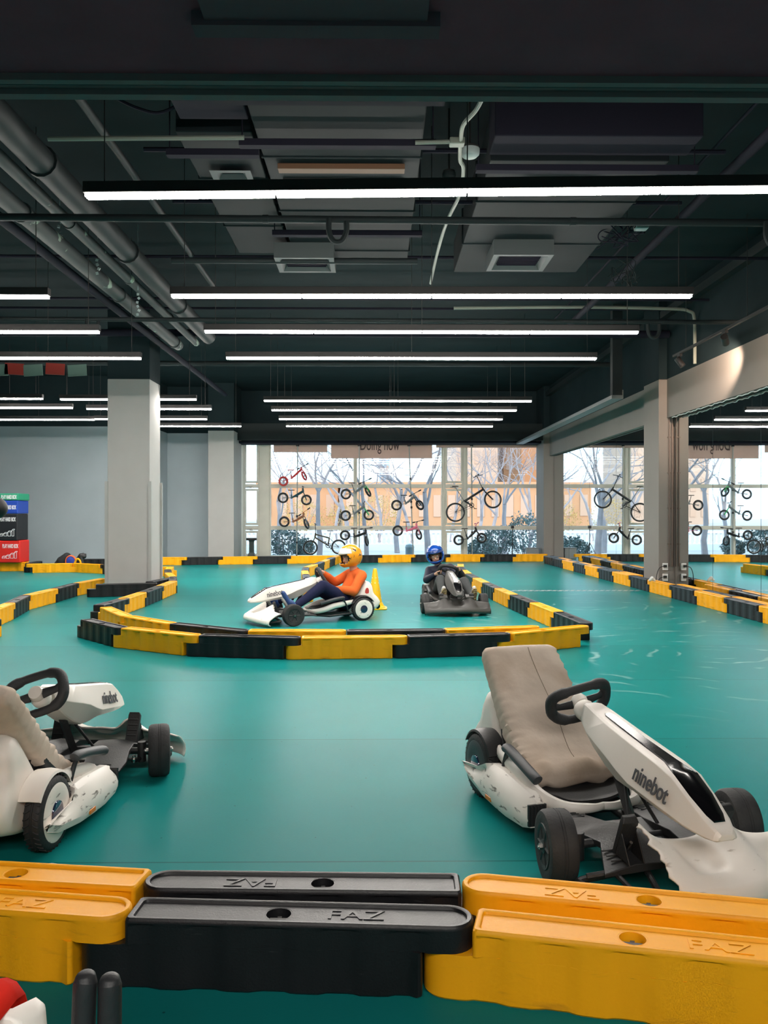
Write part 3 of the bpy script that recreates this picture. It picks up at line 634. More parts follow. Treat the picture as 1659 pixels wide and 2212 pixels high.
# divider behind the orange driver
chain([(-1.14, 22.35), (-1.22, 21.4), (-1.30, 20.45), (-1.36, 19.5), (-1.44, 18.5), (-1.54, 17.5), (-1.47, 16.5), (-1.36, 15.55), (-1.26, 14.6), (-1.16, 13.65), (-1.06, 12.7)], 'ykykykykyy', 'from window, divider behind orange jumper driver', 'divider behind the orange driver', -0.07, flip=True)
# row along the window
bx = [-5.98, -5.03, -4.16, -3.30, -2.47, -1.68, -0.92, -0.12, 0.79, 1.72, 2.66, 3.5, 4.22]
def bz(x): return 21.35+max(0, (x+5.2)*0.22) if x < 1 else 22.71+(x-1)*0.08
pt = [(x*1.0, min(bz(x), 23.0)) for x in bx]
chain(pt, 'ykykyykykyky', 'from the left in the row along the window', 'barrier row along the window', 0.07)
# double row in front of the mirrors
ys = [8.35+0.985*i for i in range(15)]
def rx(z): return 4.625-(z-8.5)*0.034 if z > 8.5 else 4.625
cols = 'ky'+'ykykykykykyk'
cols = 'kykykykykykykk'
chain([(rx(z)+0.0, z) for z in ys], cols, 'from the viewer, inner row beside the mirrors', 'inner barrier row beside the mirrors', -0.07, flip=False)
ys2 = [8.45+0.985*i for i in range(6)]
chain([(rx(z)+0.15, z) for z in ys2], 'yyyky', 'from the viewer, row touching the mirrors', 'outer barrier row touching the mirrors', -0.07)
ys3 = [15.25+0.985*i for i in range(8)]
chain([(rx(z)+0.15, z) for z in ys3], 'ykkykyk', 'beyond socket pillar, row touching the mirrors', 'outer barrier row beyond the pillar', -0.07)

# ================================================================== WINDOW DISPLAY: poles, bikes, banners
ZB = 24.75
def tf(k, s):
    ox, oy = k; return lambda X, Y: RZ(ox+X*s, oy+Y*s, ZB)
T1, T2, T3 = tf((510, 950), .13261), tf((720, 950), .13261), tf((940, 950), .13864)
S1 = .13261/F*ZB; S3 = .13864/F*ZB
M_spk = mat('spoke_grey', (0.25, 0.25, 0.25), 0.4, 0.6)
def rgb(n, c, r=0.35): return mat(n, c, r)
C_red, C_teal, C_wo = rgb('bike_red', (0.55, 0.03, 0.03)), rgb('bike_dark_teal', (0.02, 0.07, 0.09)), rgb('bike_orange_white', (0.30, 0.12, 0.06))
C_olive, C_grey, C_green, C_black = rgb('bike_olive', (0.06, 0.045, 0.02)), rgb('bike_silver', (0.16, 0.18, 0.19)), rgb('bike_green', (0.03, 0.55, 0.12)), rgb('bike_black', (0.012, 0.012, 0.014))
C_pink, C_seat, C_org = rgb('bike_pink', (0.75, 0.18, 0.28)), rgb('saddle_black', (0.02, 0.015, 0.015), 0.6), rgb('bike_orange', (0.7, 0.25, 0.02))
def wheel(name, c, r, tw, parent, normal, tyre, rimm, nsp=14):
    n = Vector(normal).normalized(); u = n.orthogonal().normalized(); v = n.cross(u)
    b = MB(); N = 36; rings = []
    for i in range(N):
        t = 2*PI*i/N; d = u*math.cos(t)+v*math.sin(t); q = []
        for j in range(10):
            a = 2*PI*j/10; q.append(c+d*(r-tw+tw*math.cos(a))+n*(tw*math.sin(a)))
        rings.append(q)
    rings.append(rings[0]); b.loft(rings, False)
    o = b.build(name, tyre, parent)
    b = MB(); rings = []
    for i in range(N+1):
        t = 2*PI*i/N; d = u*math.cos(t)+v*math.sin(t); rr = r-2*tw
        rings.append([c+d*(rr+0.002)+n*0.008, c+d*(rr-0.010)+n*0.006, c+d*(rr-0.010)-n*0.006, c+d*(rr+0.002)-n*0.008])
    b.loft(rings, False); b.tube([c-n*0.03, c+n*0.03], 0.014, 10)
    for i in range(nsp):
        t = 2*PI*i/nsp; d = u*math.cos(t)+v*math.sin(t); b.tube([c+n*0.02*(-1)**i, c+d*(r-2*tw)], 0.0022, 4, False)
    b.build('rim', rimm, o)
    return o
def bike(name, label, T, S, rear, front, rad, bb, saddle, hb, ht, bar, turn, fm, km, tyre=M_rub, rimm=M_spk, tw=0.027, style='balance', frad=None, barm=None, clamp=None, seatm=None, cat='balance bike', group='small balance bikes hung on the display poles'):
    P = lambda q: T(*q)
    root_p = P(bb); t = thing(name, label, cat, root_p, 0, group)
    L = lambda q: P(q)-root_p
    R, Fh, BB, SA, HB, HT = L(rear), L(front), L(bb), L(saddle), L(hb), L(ht)
    ax = (HB-Fh).normalized(); fwd = (Fh-R); fwd.z = 0; fwd.normalize()
    n0 = Vector((0, 1, 0)); q = Matrix.Rotation(math.radians(turn), 3, ax); nf = q @ n0
    wheel('rear_wheel', R, rad*S, tw, t, n0, tyre, rimm)
    wheel('front_wheel', Fh, (frad or rad)*S, tw, t, nf, tyre, rimm)
    b = MB(); rt = 0.023 if style == 'balance' else 0.019
    if style == 'balance':
        b.tube([HB+(HT-HB)*0.3, BB], rt*1.15, 8); b.tube([HB, BB+(HB-BB)*0.25+Vector((0, 0, -0.02))], rt*0.7, 8)
    elif style == 'fold':
        b.tube([L((750, 770)), L((455, 960))], 0.033, 10); b.tube([L((455, 960)), BB], 0.016, 8)
    else:
        b.tube([HT+(HB-HT)*0.3, L(clamp)], rt, 8); b.tube([HB, BB], rt*1.15, 8)
    cl = L(clamp) if clamp else BB+(SA-BB)*0.45
    b.tube([BB, cl], rt, 8)
    for s in (-1, 1):
        e = Vector((0, 0.028*s, 0)); b.tube([BB, BB+(R-BB)*0.3+e, R+e*1.2], 0.008, 6); 
        if style != 'balance': b.tube([cl, R+e*1.2], 0.007, 6)
    b.tube([HB-ax*0.005, HT], rt*1.25, 10); b.tube([BB-n0*0.03, BB+n0*0.03], rt*1.3, 10)
    b.build('frame', fm, t)
    b = MB(); crown = HB-ax*0.012
    for s in (-1, 1): b.tube([crown, crown+nf*0.035*s-ax*0.012, Fh+nf*0.035*s], 0.013, 6)
    b.build('fork', km, t)
    b = MB(); b.tube([cl-(SA-BB).normalized()*0.02, SA], 0.010, 8); b.build('seat_post', M_spk if style != 'balance' else C_black, t)
    b = MB(); dirx = -1 if Fh.x < R.x else 1
    b.loft([[SA+Vector((dirx*xx, yy*w_, zz+0.018)) for yy, zz in ((-1, 0), (-0.7, 0.014), (0.7, 0.014), (1, 0), (0.6, -0.012), (-0.6, -0.012))] for xx, w_ in ((-0.09, 0.045), (-0.06, 0.062), (0, 0.04), (0.07, 0.016), (0.11, 0.010))])
    b.build('saddle', seatm or C_seat, t, sub=1)
    bl = [L(q_) for q_ in bar]; b = MB(); top = bl[0]
    b.tube([HT, top], 0.011, 8)
    if style == 'fold':
        b.tube([top-nf*0.24, top+nf*0.24], 0.010, 8); b.tube([L((590, 595)), L((650, 560)), L((740, 545))], 0.010, 8)
    elif len(bl) > 1 and abs(turn) > 20:
        d = (bl[1]-top); hh = d+nf*0.0; b.tube([top-hh*0.8, top, top+hh], 0.009, 8)
    else: b.tube([top-nf*0.20+Vector((0, 0, 0.02)), top, top+nf*0.20+Vector((0, 0, 0.02))], 0.010, 8)
    hbm = b.build('handlebar', barm or C_black, t)
    g = MB(); a, c_ = (top-(bl[1]-top)*0.8, bl[1]) if len(bl) > 1 and abs(turn) > 20 else (top-nf*0.20+Vector((0, 0, 0.02)), top+nf*0.20+Vector((0, 0, 0.02)))
    d = (c_-a)*0.22; 
    for (aa, bb_) in ((a, a+d), (c_, c_-d)): g = MB(); g.tube([aa, bb_], 0.018, 8); g.build('grip', C_pink if barm is C_pink else C_black, hbm)
    
    if style != 'balance':
        b = MB(); b.lathe([(0.075, -0.004), (0.075, 0.004), (0.055, 0.004), (0.055, -0.004)], BB-Vector((0, 0.045, 0)), 'y', 24, True)
        b.tube([BB-n0*0.055, BB-n0*0.055+Vector((0.10, 0, -0.10))], 0.009, 6); b.tube([BB+n0*0.055, BB+n0*0.055-Vector((0.10, 0, -0.10))], 0.009, 6); b.tube([BB-n0*0.05, BB+n0*0.05], 0.018, 8)
        b.box(BB+Vector((0.10, -0.09, -0.10)), (0.08, 0.06, 0.02)); b.box(BB+Vector((-0.10, 0.09, 0.10)), (0.08, 0.06, 0.02))
        b.tube([BB+Vector((0, -0.045, 0.07)), R+Vector((0, -0.045, 0.03))], 0.004, 4); b.tube([BB+Vector((0, -0.045, -0.07)), R+Vector((0, -0.045, -0.03))], 0.004, 4)
        b.build('crankset', C_black, t)
    return t
bike('balance_bike', 'red balance bike with red tyres, highest of the left column', T1, S1, (770, 675), (1110, 590), 82, (905, 625), (885, 505), (1065, 490), (1060, 450), ((1075, 440), (1180, 385)), 72, C_red, C_red, tyre=C_red, seatm=C_red)
bike('balance_bike', 'dark teal balance bike in the left column, just under the red one', T1, S1, (765, 945), (1145, 980), 88, (905, 945), (895, 830), (1095, 850), (1085, 790), ((1090, 775),), 0, C_teal, C_teal)
bike('balance_bike', 'orange and white balance bike at the bottom of the left column', T1, S1, (785, 1335), (1145, 1370), 88, (930, 1335), (905, 1205), (1100, 1250), (1097, 1190), ((1100, 1180), (1205, 1105)), 75, C_wo, C_grey, barm=C_org, seatm=C_olive)
bike('bmx_bike', 'brown olive BMX style bicycle standing low at the window behind the orange helmet', T1, S1, (1670, 1745), (1210, 1755), 122, (1500, 1720), (1540, 1495), (1285, 1590), (1297, 1520), ((1290, 1380),), 8, C_olive, C_olive, style='bmx', clamp=(1518, 1600), tw=0.022, cat='bicycle', group=None)
bike('balance_bike', 'silver and green balance bike with turned wheel, highest of the second column', T2, S1, (205, 885), (565, 850), 87, (350, 860), (300, 715), (510, 750), (495, 700), ((505, 680), (625, 625)), 70, C_grey, C_green)
bike('balance_bike', 'silver balance bike with green fork and straight wheel, middle of the second column', T2, S1, (200, 1235), (578, 1225), 88, (335, 1205), (305, 1085), (500, 1100), (490, 1050), ((495, 1030),), 10, C_grey, C_green)
bike('balance_bike', 'all black balance bike, lowest of the second column', T2, S1, (190, 1555), (545, 1650), 84, (340, 1580), (335, 1450), (525, 1530), (525, 1460), ((525, 1445), (640, 1430)), 75, C_black, C_grey)
bike('balance_bike', 'silver balance bike with handlebar plate in the third column, upper of two', T2, S1, (1030, 1065), (1410, 1065), 88, (1180, 1040), (1145, 915), (1330, 930), (1300, 880), ((1320, 875), (1430, 815)), 45, C_grey, C_black)
bike('balance_bike', 'pink balance bike in the third column, lower of two', T2, S1, (1050, 1480), (1393, 1545), 88, (1195, 1485), (1185, 1350), (1360, 1430), (1350, 1360), ((1375, 1330), (1480, 1305)), 57, C_pink, C_pink, tyre=M_rub)
bike('folding_bike', 'big black folding bicycle hung tilted high at the right pole', T3, S3, (315, 1130), (898, 930), 150, (565, 1020), (310, 735), (770, 800), (730, 740), ((650, 565),), 8, C_black, C_black, style='fold', frad=141, tw=0.022, clamp=(445, 945), cat='bicycle', group=None)
bike('balance_bike', 'black balance bike with pink grips at the bottom of the right pole', T3, S3, (365, 1562), (725, 1530), 83, (505, 1540), (455, 1395), (645, 1420), (625, 1360), ((645, 1310),), 10, C_black, C_black, barm=C_pink)
M_pole = mat('display_pole', (0.36, 0.38, 0.36), 0.4, 0.2)
for i, (px0, px1, ys_, lb) in enumerate(((643, 641, (1022, 1072, 1115, 1172), 'first slim display pole from the left, in front of the window'), (776, 776, (1058, 1108, 1150), 'second slim display pole from the left, in front of the window'), (883.5, 893, (1034, 1084, 1096, 1140), 'third slim display pole from the left, slightly leaning'), (1018.5, 1020, (1078, 1150), 'fourth slim display pole, carrying the folding bicycle'))):
    a, c = RZ(px0, CY, ZB+0.06), RZ(px1, CY, ZB+0.06); a.z = 3.32; c.z = 0
    t = thing('display_pole', lb, 'pole', c, 0, 'display poles in front of the window'); a = a-c
    b = MB(); b.tube([(0, 0, 0.0), a], 0.017, 10); b.build('pole_tube', M_pole, t)
    b = MB(); b.lathe([(0.001, 0), (0.06, 0), (0.06, 0.02), (0.02, 0.05), (0.02, 0.09)], (0, 0, 0)); b.build('pole_foot', C_black, t)
    b = MB(); b.tube([a-Vector((0, 0, 0.06)), a+Vector((0, 0, 0.0))], 0.045, 12); b.build('pole_cap', C_black, t)
    for y in ys_:
        h = H-(y-CY)/F*ZB; p = a*(h/a.z); b = MB(); b.tube([p-Vector((0, 0, 0.03)), p+Vector((0, 0, 0.03))], 0.03, 10); b.tube([p, p+Vector((0.02, -0.07, 0))], 0.010, 6); b.build('hook_clamp', C_black, t)
# banners (rolled blinds) at the window head
def banner(px0, px1, py1, label, txt=None):
    z = 24.95; a, c = RZ(px0, 930, z), RZ(px1, py1, z); b = MB(); w_ = c.x-a.x; h0 = 3.40; h1 = c.z
    b.box((0, 0, (h0+h1)/2), (w_, 0.012, h0-h1)); b.tube([(-w_/2, 0, h1+0.01), (w_/2, 0, h1+0.01)], 0.011, 6)
    o = b.build('banner', M_ban, smooth=False); o.location = ((a.x+c.x)/2, a.y, 0)
    tag(o, label, 'banner')
    if txt:
        cx = RZ((778+862)/2, 0, z).x-o.location.x; text_obj(txt, 0.50, 0.002, M_txtd, 'banner_lettering', o, frame((cx, -0.010, h1+0.395), (1, 0, 0), (0, 0, 1), (0, -1, 0)), sx=0.52, off=0.004)
    return o
banner(591, 707, 977, 'short dusty pink banner at the left of the window head')
banner(715, 934, 990, 'dusty pink banner with half hidden rounded lettering', 'Doing now')
banner(942, 1166, 967, 'narrow dusty pink banner strip at the right of the window head')
# tripod stand, box and pedestal by the window
t = thing('tripod_stand', 'black tripod stand with a small box head beside the far right pillar', 'tripod', (RZ(1107, 1106, 24.3).x, RZ(1107, 1106, 24.3).y, 0))
b = MB(); b.tube([(0, 0, 0.08), (0, 0, 0.86)], 0.010, 8); b.tube([(0, 0, 0.40), (0, 0, 0.46)], 0.02, 8); b.build('pole', C_black, t)
for k in range(3):
    a = math.radians(205+k*120 if k != 1 else -25); d = Vector((math.cos(a), math.sin(a), 0)); b = MB(); b.tube([(0, 0, 0.47), d*0.24+Vector((0, 0, 0.01))], 0.009, 6); b.tube([d*0.13+Vector((0, 0, 0.22)), (0, 0, 0.14)], 0.005, 5); b.build('leg', C_black, t)
b = MB(); b.box((0, 0, 0.91), (0.085, 0.08, 0.085)); b.build('head_box', C_black, t, smooth=False, bevel=0.008)
b = MB(); b.box((0, 0, 0.17), (0.34, 0.3, 0.30)); b.box((0, 0, 0.33), (0.36, 0.32, 0.02)); o = b.build('storage_box', mat('box_grey', (0.22, 0.24, 0.25), 0.6), smooth=False, bevel=0.01); o.location = (RZ(1150, 1106, 24.3).x, 24.3, -0.018); tag(o, 'low grey box on the floor against the far right pillar', 'box')
t = thing('pedestal_stand', 'black upright stand with a wide flat top before the narrow left window', 'stand', (RZ(544, 1106, 24.0).x, 24.0, 0))
b = MB(); b.loft([[(x*s_, y*s_, z) for x, y in ((-1, -1), (1, -1), (1, 1), (-1, 1))] for s_, z in ((0.10, 0), (0.10, 0.12), (0.065, 0.2), (0.065, 0.5), (0.08, 0.54))]); b.build('pedestal_body', mat('pedestal_dark', (0.015, 0.03, 0.03), 0.4), t, smooth=False, bevel=0.01)
b = MB(); b.box((0, 0, 0.575), (0.29, 0.16, 0.07)); b.build('top_plate', C_black, t, bevel=0.02)

# ================================================================== OUTDOORS
b = MB(); b.box((0, 112, -0.35), (260, 172, 0.1)); o = b.build('ground_outside', mat('pale_paving', (0.34, 0.33, 0.33), 0.9, var=0.05), smooth=False, kind='structure')
o.name = 'floor_outside'
def building(label, px0, px1, z, h, m, rows, colsn, base=-0.3, depth=14):
    a, c = RZ(px0, CY, z), RZ(px1, CY, z); w_ = c.x-a.x
    t = thing('building', label, 'building', ((a.x+c.x)/2, a.y+depth/2, base))
    b = MB(); b.box((0, 0, h/2), (w_, depth, h)); b.box((0, 0, h+0.2), (w_+0.6, depth+0.6, 0.4)); b.build('wall', m, t, smooth=False)
    for r in range(rows):
        for k in range(colsn):
            q = MB(); q.box((-w_/2+(k+0.5)*w_/colsn, -depth/2-0.03, h*(r+0.55)/rows), (w_/colsn*0.5, 0.1, h/rows*0.5)); q.build('window', mat('far_glass', (0.42, 0.27, 0.19), 0.5), t, smooth=False)
    return t
M_ob = mat('facade_orange', (0.44, 0.235, 0.125), 0.9, var=0.08, vscale=0.3); M_ob2 = mat('facade_peach', (0.46, 0.32, 0.24), 0.9, var=0.05, vscale=0.3); M_bb = mat('facade_blue', (0.30, 0.38, 0.45), 0.7)
building('long low orange building far behind the bare trees', 740, 1180, 78, 4.0, M_ob, 1, 14)
building('low orange building behind the trees at the left of the window', 560, 730, 84, 4.2, M_ob, 1, 5)
building('tall peach apartment block behind the folding bicycle', 985, 1075, 110, 24, M_ob2, 7, 5)
building('tall orange apartment block at the right end of the window', 1088, 1172, 118, 26, M_ob, 8, 4)
building('slim pale blue tower far behind the middle of the window', 820, 842, 160, 13, M_bb, 6, 2)
building('peach block far off on the left, seen mainly in the mirrors', 250, 420, 110, 20, M_ob2, 6, 7)
building('orange block at the far right beyond the window', 1260, 1400, 100, 18, M_ob, 5, 5)
# balustrade
t = thing('balustrade', 'white stone balustrade with turned balusters outside the window', 'balustrade', (C2(-9, 36).x, C2(0, 36).y, -0.3))
b = MB(); b.box((9, 0, 0.78), (18, 0.26, 0.08)); b.build('top_rail', M_wht, t, smooth=False)
b = MB(); b.box((9, 0, 0.14), (18, 0.3, 0.28)); b.build('base_wall', M_wht, t, smooth=False)
b = MB(); b.lathe([(0.05, 0.28), (0.05, 0.33), (0.025, 0.37), (0.055, 0.48), (0.03, 0.62), (0.025, 0.68), (0.05, 0.70), (0.05, 0.74)], n=8); bal = b.build('baluster', M_wht, t); bal.location.x = 0.1
for k in range(1, 90):
    c = bal.copy(); COL.objects.link(c); c.parent = t; c.location.x = 0.1+k*0.2
# bare trees
M_bark = mat('pale_bark', (0.25, 0.225, 0.235), 0.9, var=0.15)
def tree(x, y, hgt, seed, label, r0=0.11, spread=0.55, m=M_bark):
    rnd = random.Random(seed); b = MB(); tw = MB()
    def grow(p, d, r, L, lev):
        pts = [p]; rs = [r]; q = p.copy(); dd = d.copy(); n = 4
        for i in range(n):
            dd = (dd+Vector((rnd.uniform(-.22, .22), rnd.uniform(-.22, .22), rnd.uniform(-.05, .15)))).normalized(); q = q+dd*L/n; pts.append(q.copy()); rs.append(r*(1-0.42*(i+1)/n))
        (b if lev < 2 else tw).tube(pts, rs, 6 if lev < 2 else 3, cap=False)
        if lev >= 6 or r < 0.003: return
        for k in range(3 if lev < 5 else 2):
            ax = Vector((rnd.uniform(-1, 1), rnd.uniform(-1, 1), rnd.uniform(-.3, .3))).normalized()
            nd = (Matrix.Rotation(rnd.uniform(0.3, spread+0.4), 3, ax) @ dd).normalized(); i = rnd.choice((2, 3, 4)) if k else 4
            grow(pts[i], nd, rs[i]*rnd.uniform(0.55, 0.78), L*rnd.uniform(0.6, 0.82), lev+1)
    grow(Vector((0, 0, 0)), Vector((rnd.uniform(-.15, .15), 0, 1)).normalized(), r0, hgt*0.30, 0)
    t = thing('bare_tree', label, 'tree', (x, y, -0.3), 0, 'bare winter trees outside the window')
    b.build('trunk', m, t); tw.build('branches', m, t); return t
lbs = ['bare winter tree outside the left end of the window', 'bare winter tree behind the red balance bike', 'bare winter tree just left of the middle mullion', 'bare forked winter tree just right of the middle mullion', 'bare winter tree behind the third display pole', 'bare winter tree behind the narrow right casement', 'bare winter tree behind the folding bicycle', 'bare winter tree above the tripod stand', 'bare winter tree at the right end of the window']
for i, (px, z, hh) in enumerate(((600, 33, 7), (690, 31, 8.0), (752, 38, 8), (792, 30, 8), (858, 34, 8.5), (925, 31, 8), (1030, 37, 8.5), (1090, 32, 6.5), (1185, 33, 8))):
    p = C2((px-CX)/F*z, z); tree(p.x, p.y, hh, 11+i, lbs[i], 0.10+0.02*(i % 3))
for i, (px, z, lb) in enumerate(((640, 45, 'slim bare tree far back between the left column bikes'), (725, 48, 'slim bare tree far back left of the middle mullion'), (820, 46, 'slim bare tree far back behind the green forked bikes'), (890, 44, 'slim bare tree far back at the third display pole'), (975, 47, 'slim bare tree far back beside the narrow right casement'), (1060, 45, 'slim bare tree far back right of the folding bicycle'), (1140, 46, 'slim bare tree far back at the right window corner'))):
    p = C2((px-CX)/F*z, z); tree(p.x, p.y, 10, 91+i, lb, 0.11, 0.7)
for i, (x, z) in enumerate(((-9, 34), (-12, 31), (-15.5, 35), (-19, 32), (10.5, 31), (14, 37))):
    p = C2(x, z); tree(p.x, p.y, 8, 41+i, 'bare winter tree out of direct view, %s of those seen only in the mirrors' % ORD[i], 0.12)
def shrub(px, z, r, hgt, label, m, seed, n=1100, x=None):
    rnd = random.Random(seed); b = MB(); st = MB(); p = C2((px-CX)/F*z if x is None else x, z)
    for k in range(n):
        u = Vector((rnd.gauss(0, 1), rnd.gauss(0, 1), rnd.gauss(0, 1))).normalized()*(rnd.uniform(0.45, 1)**0.5); lump = 0.8+0.35*noise.noise(u*1.9+Vector((seed, 0, 0)))
        c = Vector((u.x*r*lump, u.y*r*lump, hgt*0.5+u.z*hgt*0.5*lump)); s = 0.055; M = Matrix.Rotation(rnd.uniform(0, 6.3), 3, u.orthogonal()) @ Matrix.Rotation(rnd.uniform(0, 6.3), 3, 'Z')
        b.add([c+M @ Vector(q) for q in ((-s, 0, 0), (0, s*0.5, s*0.2), (s, 0, 0), (0, -s*0.5, s*0.2))], [(0, 1, 2, 3)])
    for k in range(9):
        a = rnd.uniform(0, 6.3); st.tube([(0.05*math.cos(a), 0.05*math.sin(a), 0), (r*0.35*math.cos(a), r*0.35*math.sin(a), hgt*0.5), (r*0.6*math.cos(a), r*0.6*math.sin(a), hgt*0.8)], [0.02, 0.012, 0.004], 5)
    t = thing('shrub', label, 'shrub', (p.x, p.y, -0.3), 0, 'shrubs outside the window'); b.build('foliage', m, t, smooth=False); st.build('stems', M_bark, t); return t
M_lf, M_ly = mat('leaf_grey_green', (0.10, 0.15, 0.15), 0.8, var=0.3, vscale=8), mat('leaf_yellow', (0.42, 0.28, 0.09), 0.8, var=0.2, vscale=8)
for i, a in enumerate(((612, 28.5, 0.75, 1.3, 'grey green shrub outside the left window pane', M_lf), (655, 29.5, 0.5, 0.8, 'low grey green shrub behind the BMX style bicycle', M_lf), (1040, 28, 0.6, 0.9, 'grey green shrub outside, behind the low pink grip bike', M_lf), (1075, 29, 0.75, 1.3, 'grey green shrub outside, left of the tripod', M_lf), (1135, 28.5, 0.8, 1.8, 'tall grey green shrub outside, right of the tripod', M_lf), (820, 50, 1.8, 3.0, 'yellow leaved bush far outside behind the green bike', M_ly), (655, 52, 1.6, 2.8, 'yellow leaved bush far outside behind the left column', M_ly), (745, 55, 1.6, 2.6, 'yellow leaved bush far outside left of the middle mullion', M_ly))):
    shrub(*a, seed=70+i)
b = MB(); b.lathe([(0.13, 0), (0.14, 0.5), (0.15, 0.52), (0.12, 0.6), (0.001, 0.64)], n=14); o = b.build('litter_bin', mat('bin_blue_grey', (0.2, 0.26, 0.3), 0.6)); o.location = RZ(885, 1202, 27)*1.0; o.location.z = -0.3; tag(o, 'small blue grey litter bin outside by the third display pole', 'bin')

# ================================================================== KARTS  (local frame: +y forward, +x right, origin under the rear axle)
def superring(c, ax, ay, a, b_, e=3.5, n=28):
    out = []
    for j in range(n):
        t = 2*PI*j/n; ct, st = math.cos(t), math.sin(t)
        out.append(c+ax*(a*math.copysign(abs(ct)**(2/e), ct))+ay*(b_*math.copysign(abs(st)**(2/e), st)))
    return out
def tyre_wheel(name, c, r, wd, parent, mt, hub, hubm, yaw=0.0, white=False, tread=False):
    o = MB(); pr = r; h = wd/2
    q6 = 0.76 if hub == 'disc' else 0.60
    prof = [(pr*q6, -h*0.9), (pr*0.80, -h), (pr*0.93, -h*0.92), (pr*0.985, -h*0.72), (pr, -h*0.4), (pr, -h*0.14), (pr*0.985, -h*0.11), (pr*0.985, -h*0.07), (pr*1.0, -h*0.04), (pr*1.0, h*0.04), (pr*0.985, h*0.07), (pr*0.985, h*0.11), (pr, h*0.14), (pr, h*0.4), (pr*0.985, h*0.72), (pr*0.93, h*0.92), (pr*0.80, h), (pr*q6, h*0.9)]
    o.lathe(prof, axis='x', n=44)
    if tread:
        for k in range(34):
            a = 2*PI*k/34
            for s in (-1, 1):
                P = [Vector((s*h*q, (pr+0.0006)*math.cos(a+w_), (pr+0.0006)*math.sin(a+w_))) for q, w_ in ((0.2, 0), (0.5, 0.05), (0.8, 0.07))]
                o.tube(P, 0.0035, 4)
    t = o.build(name, mt, parent); t.location = c; t.rotation_euler.z = yaw
    b = MB(); R = pr*(q6+0.02)
    if hub == 'disc':
        for s in (-1, 1): b.lathe([(R*1.02, s*h*0.88), (R*1.02, s*h*0.97), (R*0.95, s*h*1.06), (R*0.6, s*h*1.12), (R*0.45, s*h*1.02), (0.001, s*h*1.02)], axis='x', n=36)
        rb = b.build('wheel_disc', hubm, t)
        for s in (-1, 1): q = MB(); q.lathe([(R*0.42, s*h*1.02), (R*0.40, s*h*1.16), (R*0.3, s*h*1.22), (0.001, s*h*1.24)], axis='x', n=28); q.build('hub_cap', M_chr, rb)
    else:
        for s in (-1, 1):
            b.lathe([(R*1.02, s*h*0.85), (R*0.98, s*h*0.98), (R*0.82, s*h*0.92), (R*0.82, s*h*0.6)], axis='x', n=32)
            for k in range(6):
                a = 2*PI*k/6; d = Vector((0, math.cos(a), math.sin(a))); e = Vector((s*h*0.78, 0, 0))
                b.tube([e+d*R*0.2, e+d*R*0.9], 0.010, 6)
            b.lathe([(R*0.32, s*h*0.5), (R*0.32, s*h*0.95), (R*0.2, s*h*1.0), (0.001, s*h*1.0)], axis='x', n=18)
        b.lathe([(R*0.9, -h*0.4), (R*0.9, h*0.4)], axis='x', n=24)
        rb = b.build('wheel_rim', hubm, t)
        q = MB()
        for s in (-1, 1): q.tube([(s*h*0.98, 0, 0), (s*h*1.22, 0, 0)], 0.012, 6); q.tube([(s*h*1.22, 0, 0), (s*h*1.32, 0, 0)], 0.006, 8)
        q.build('axle_nut', M_met, rb)
    return t
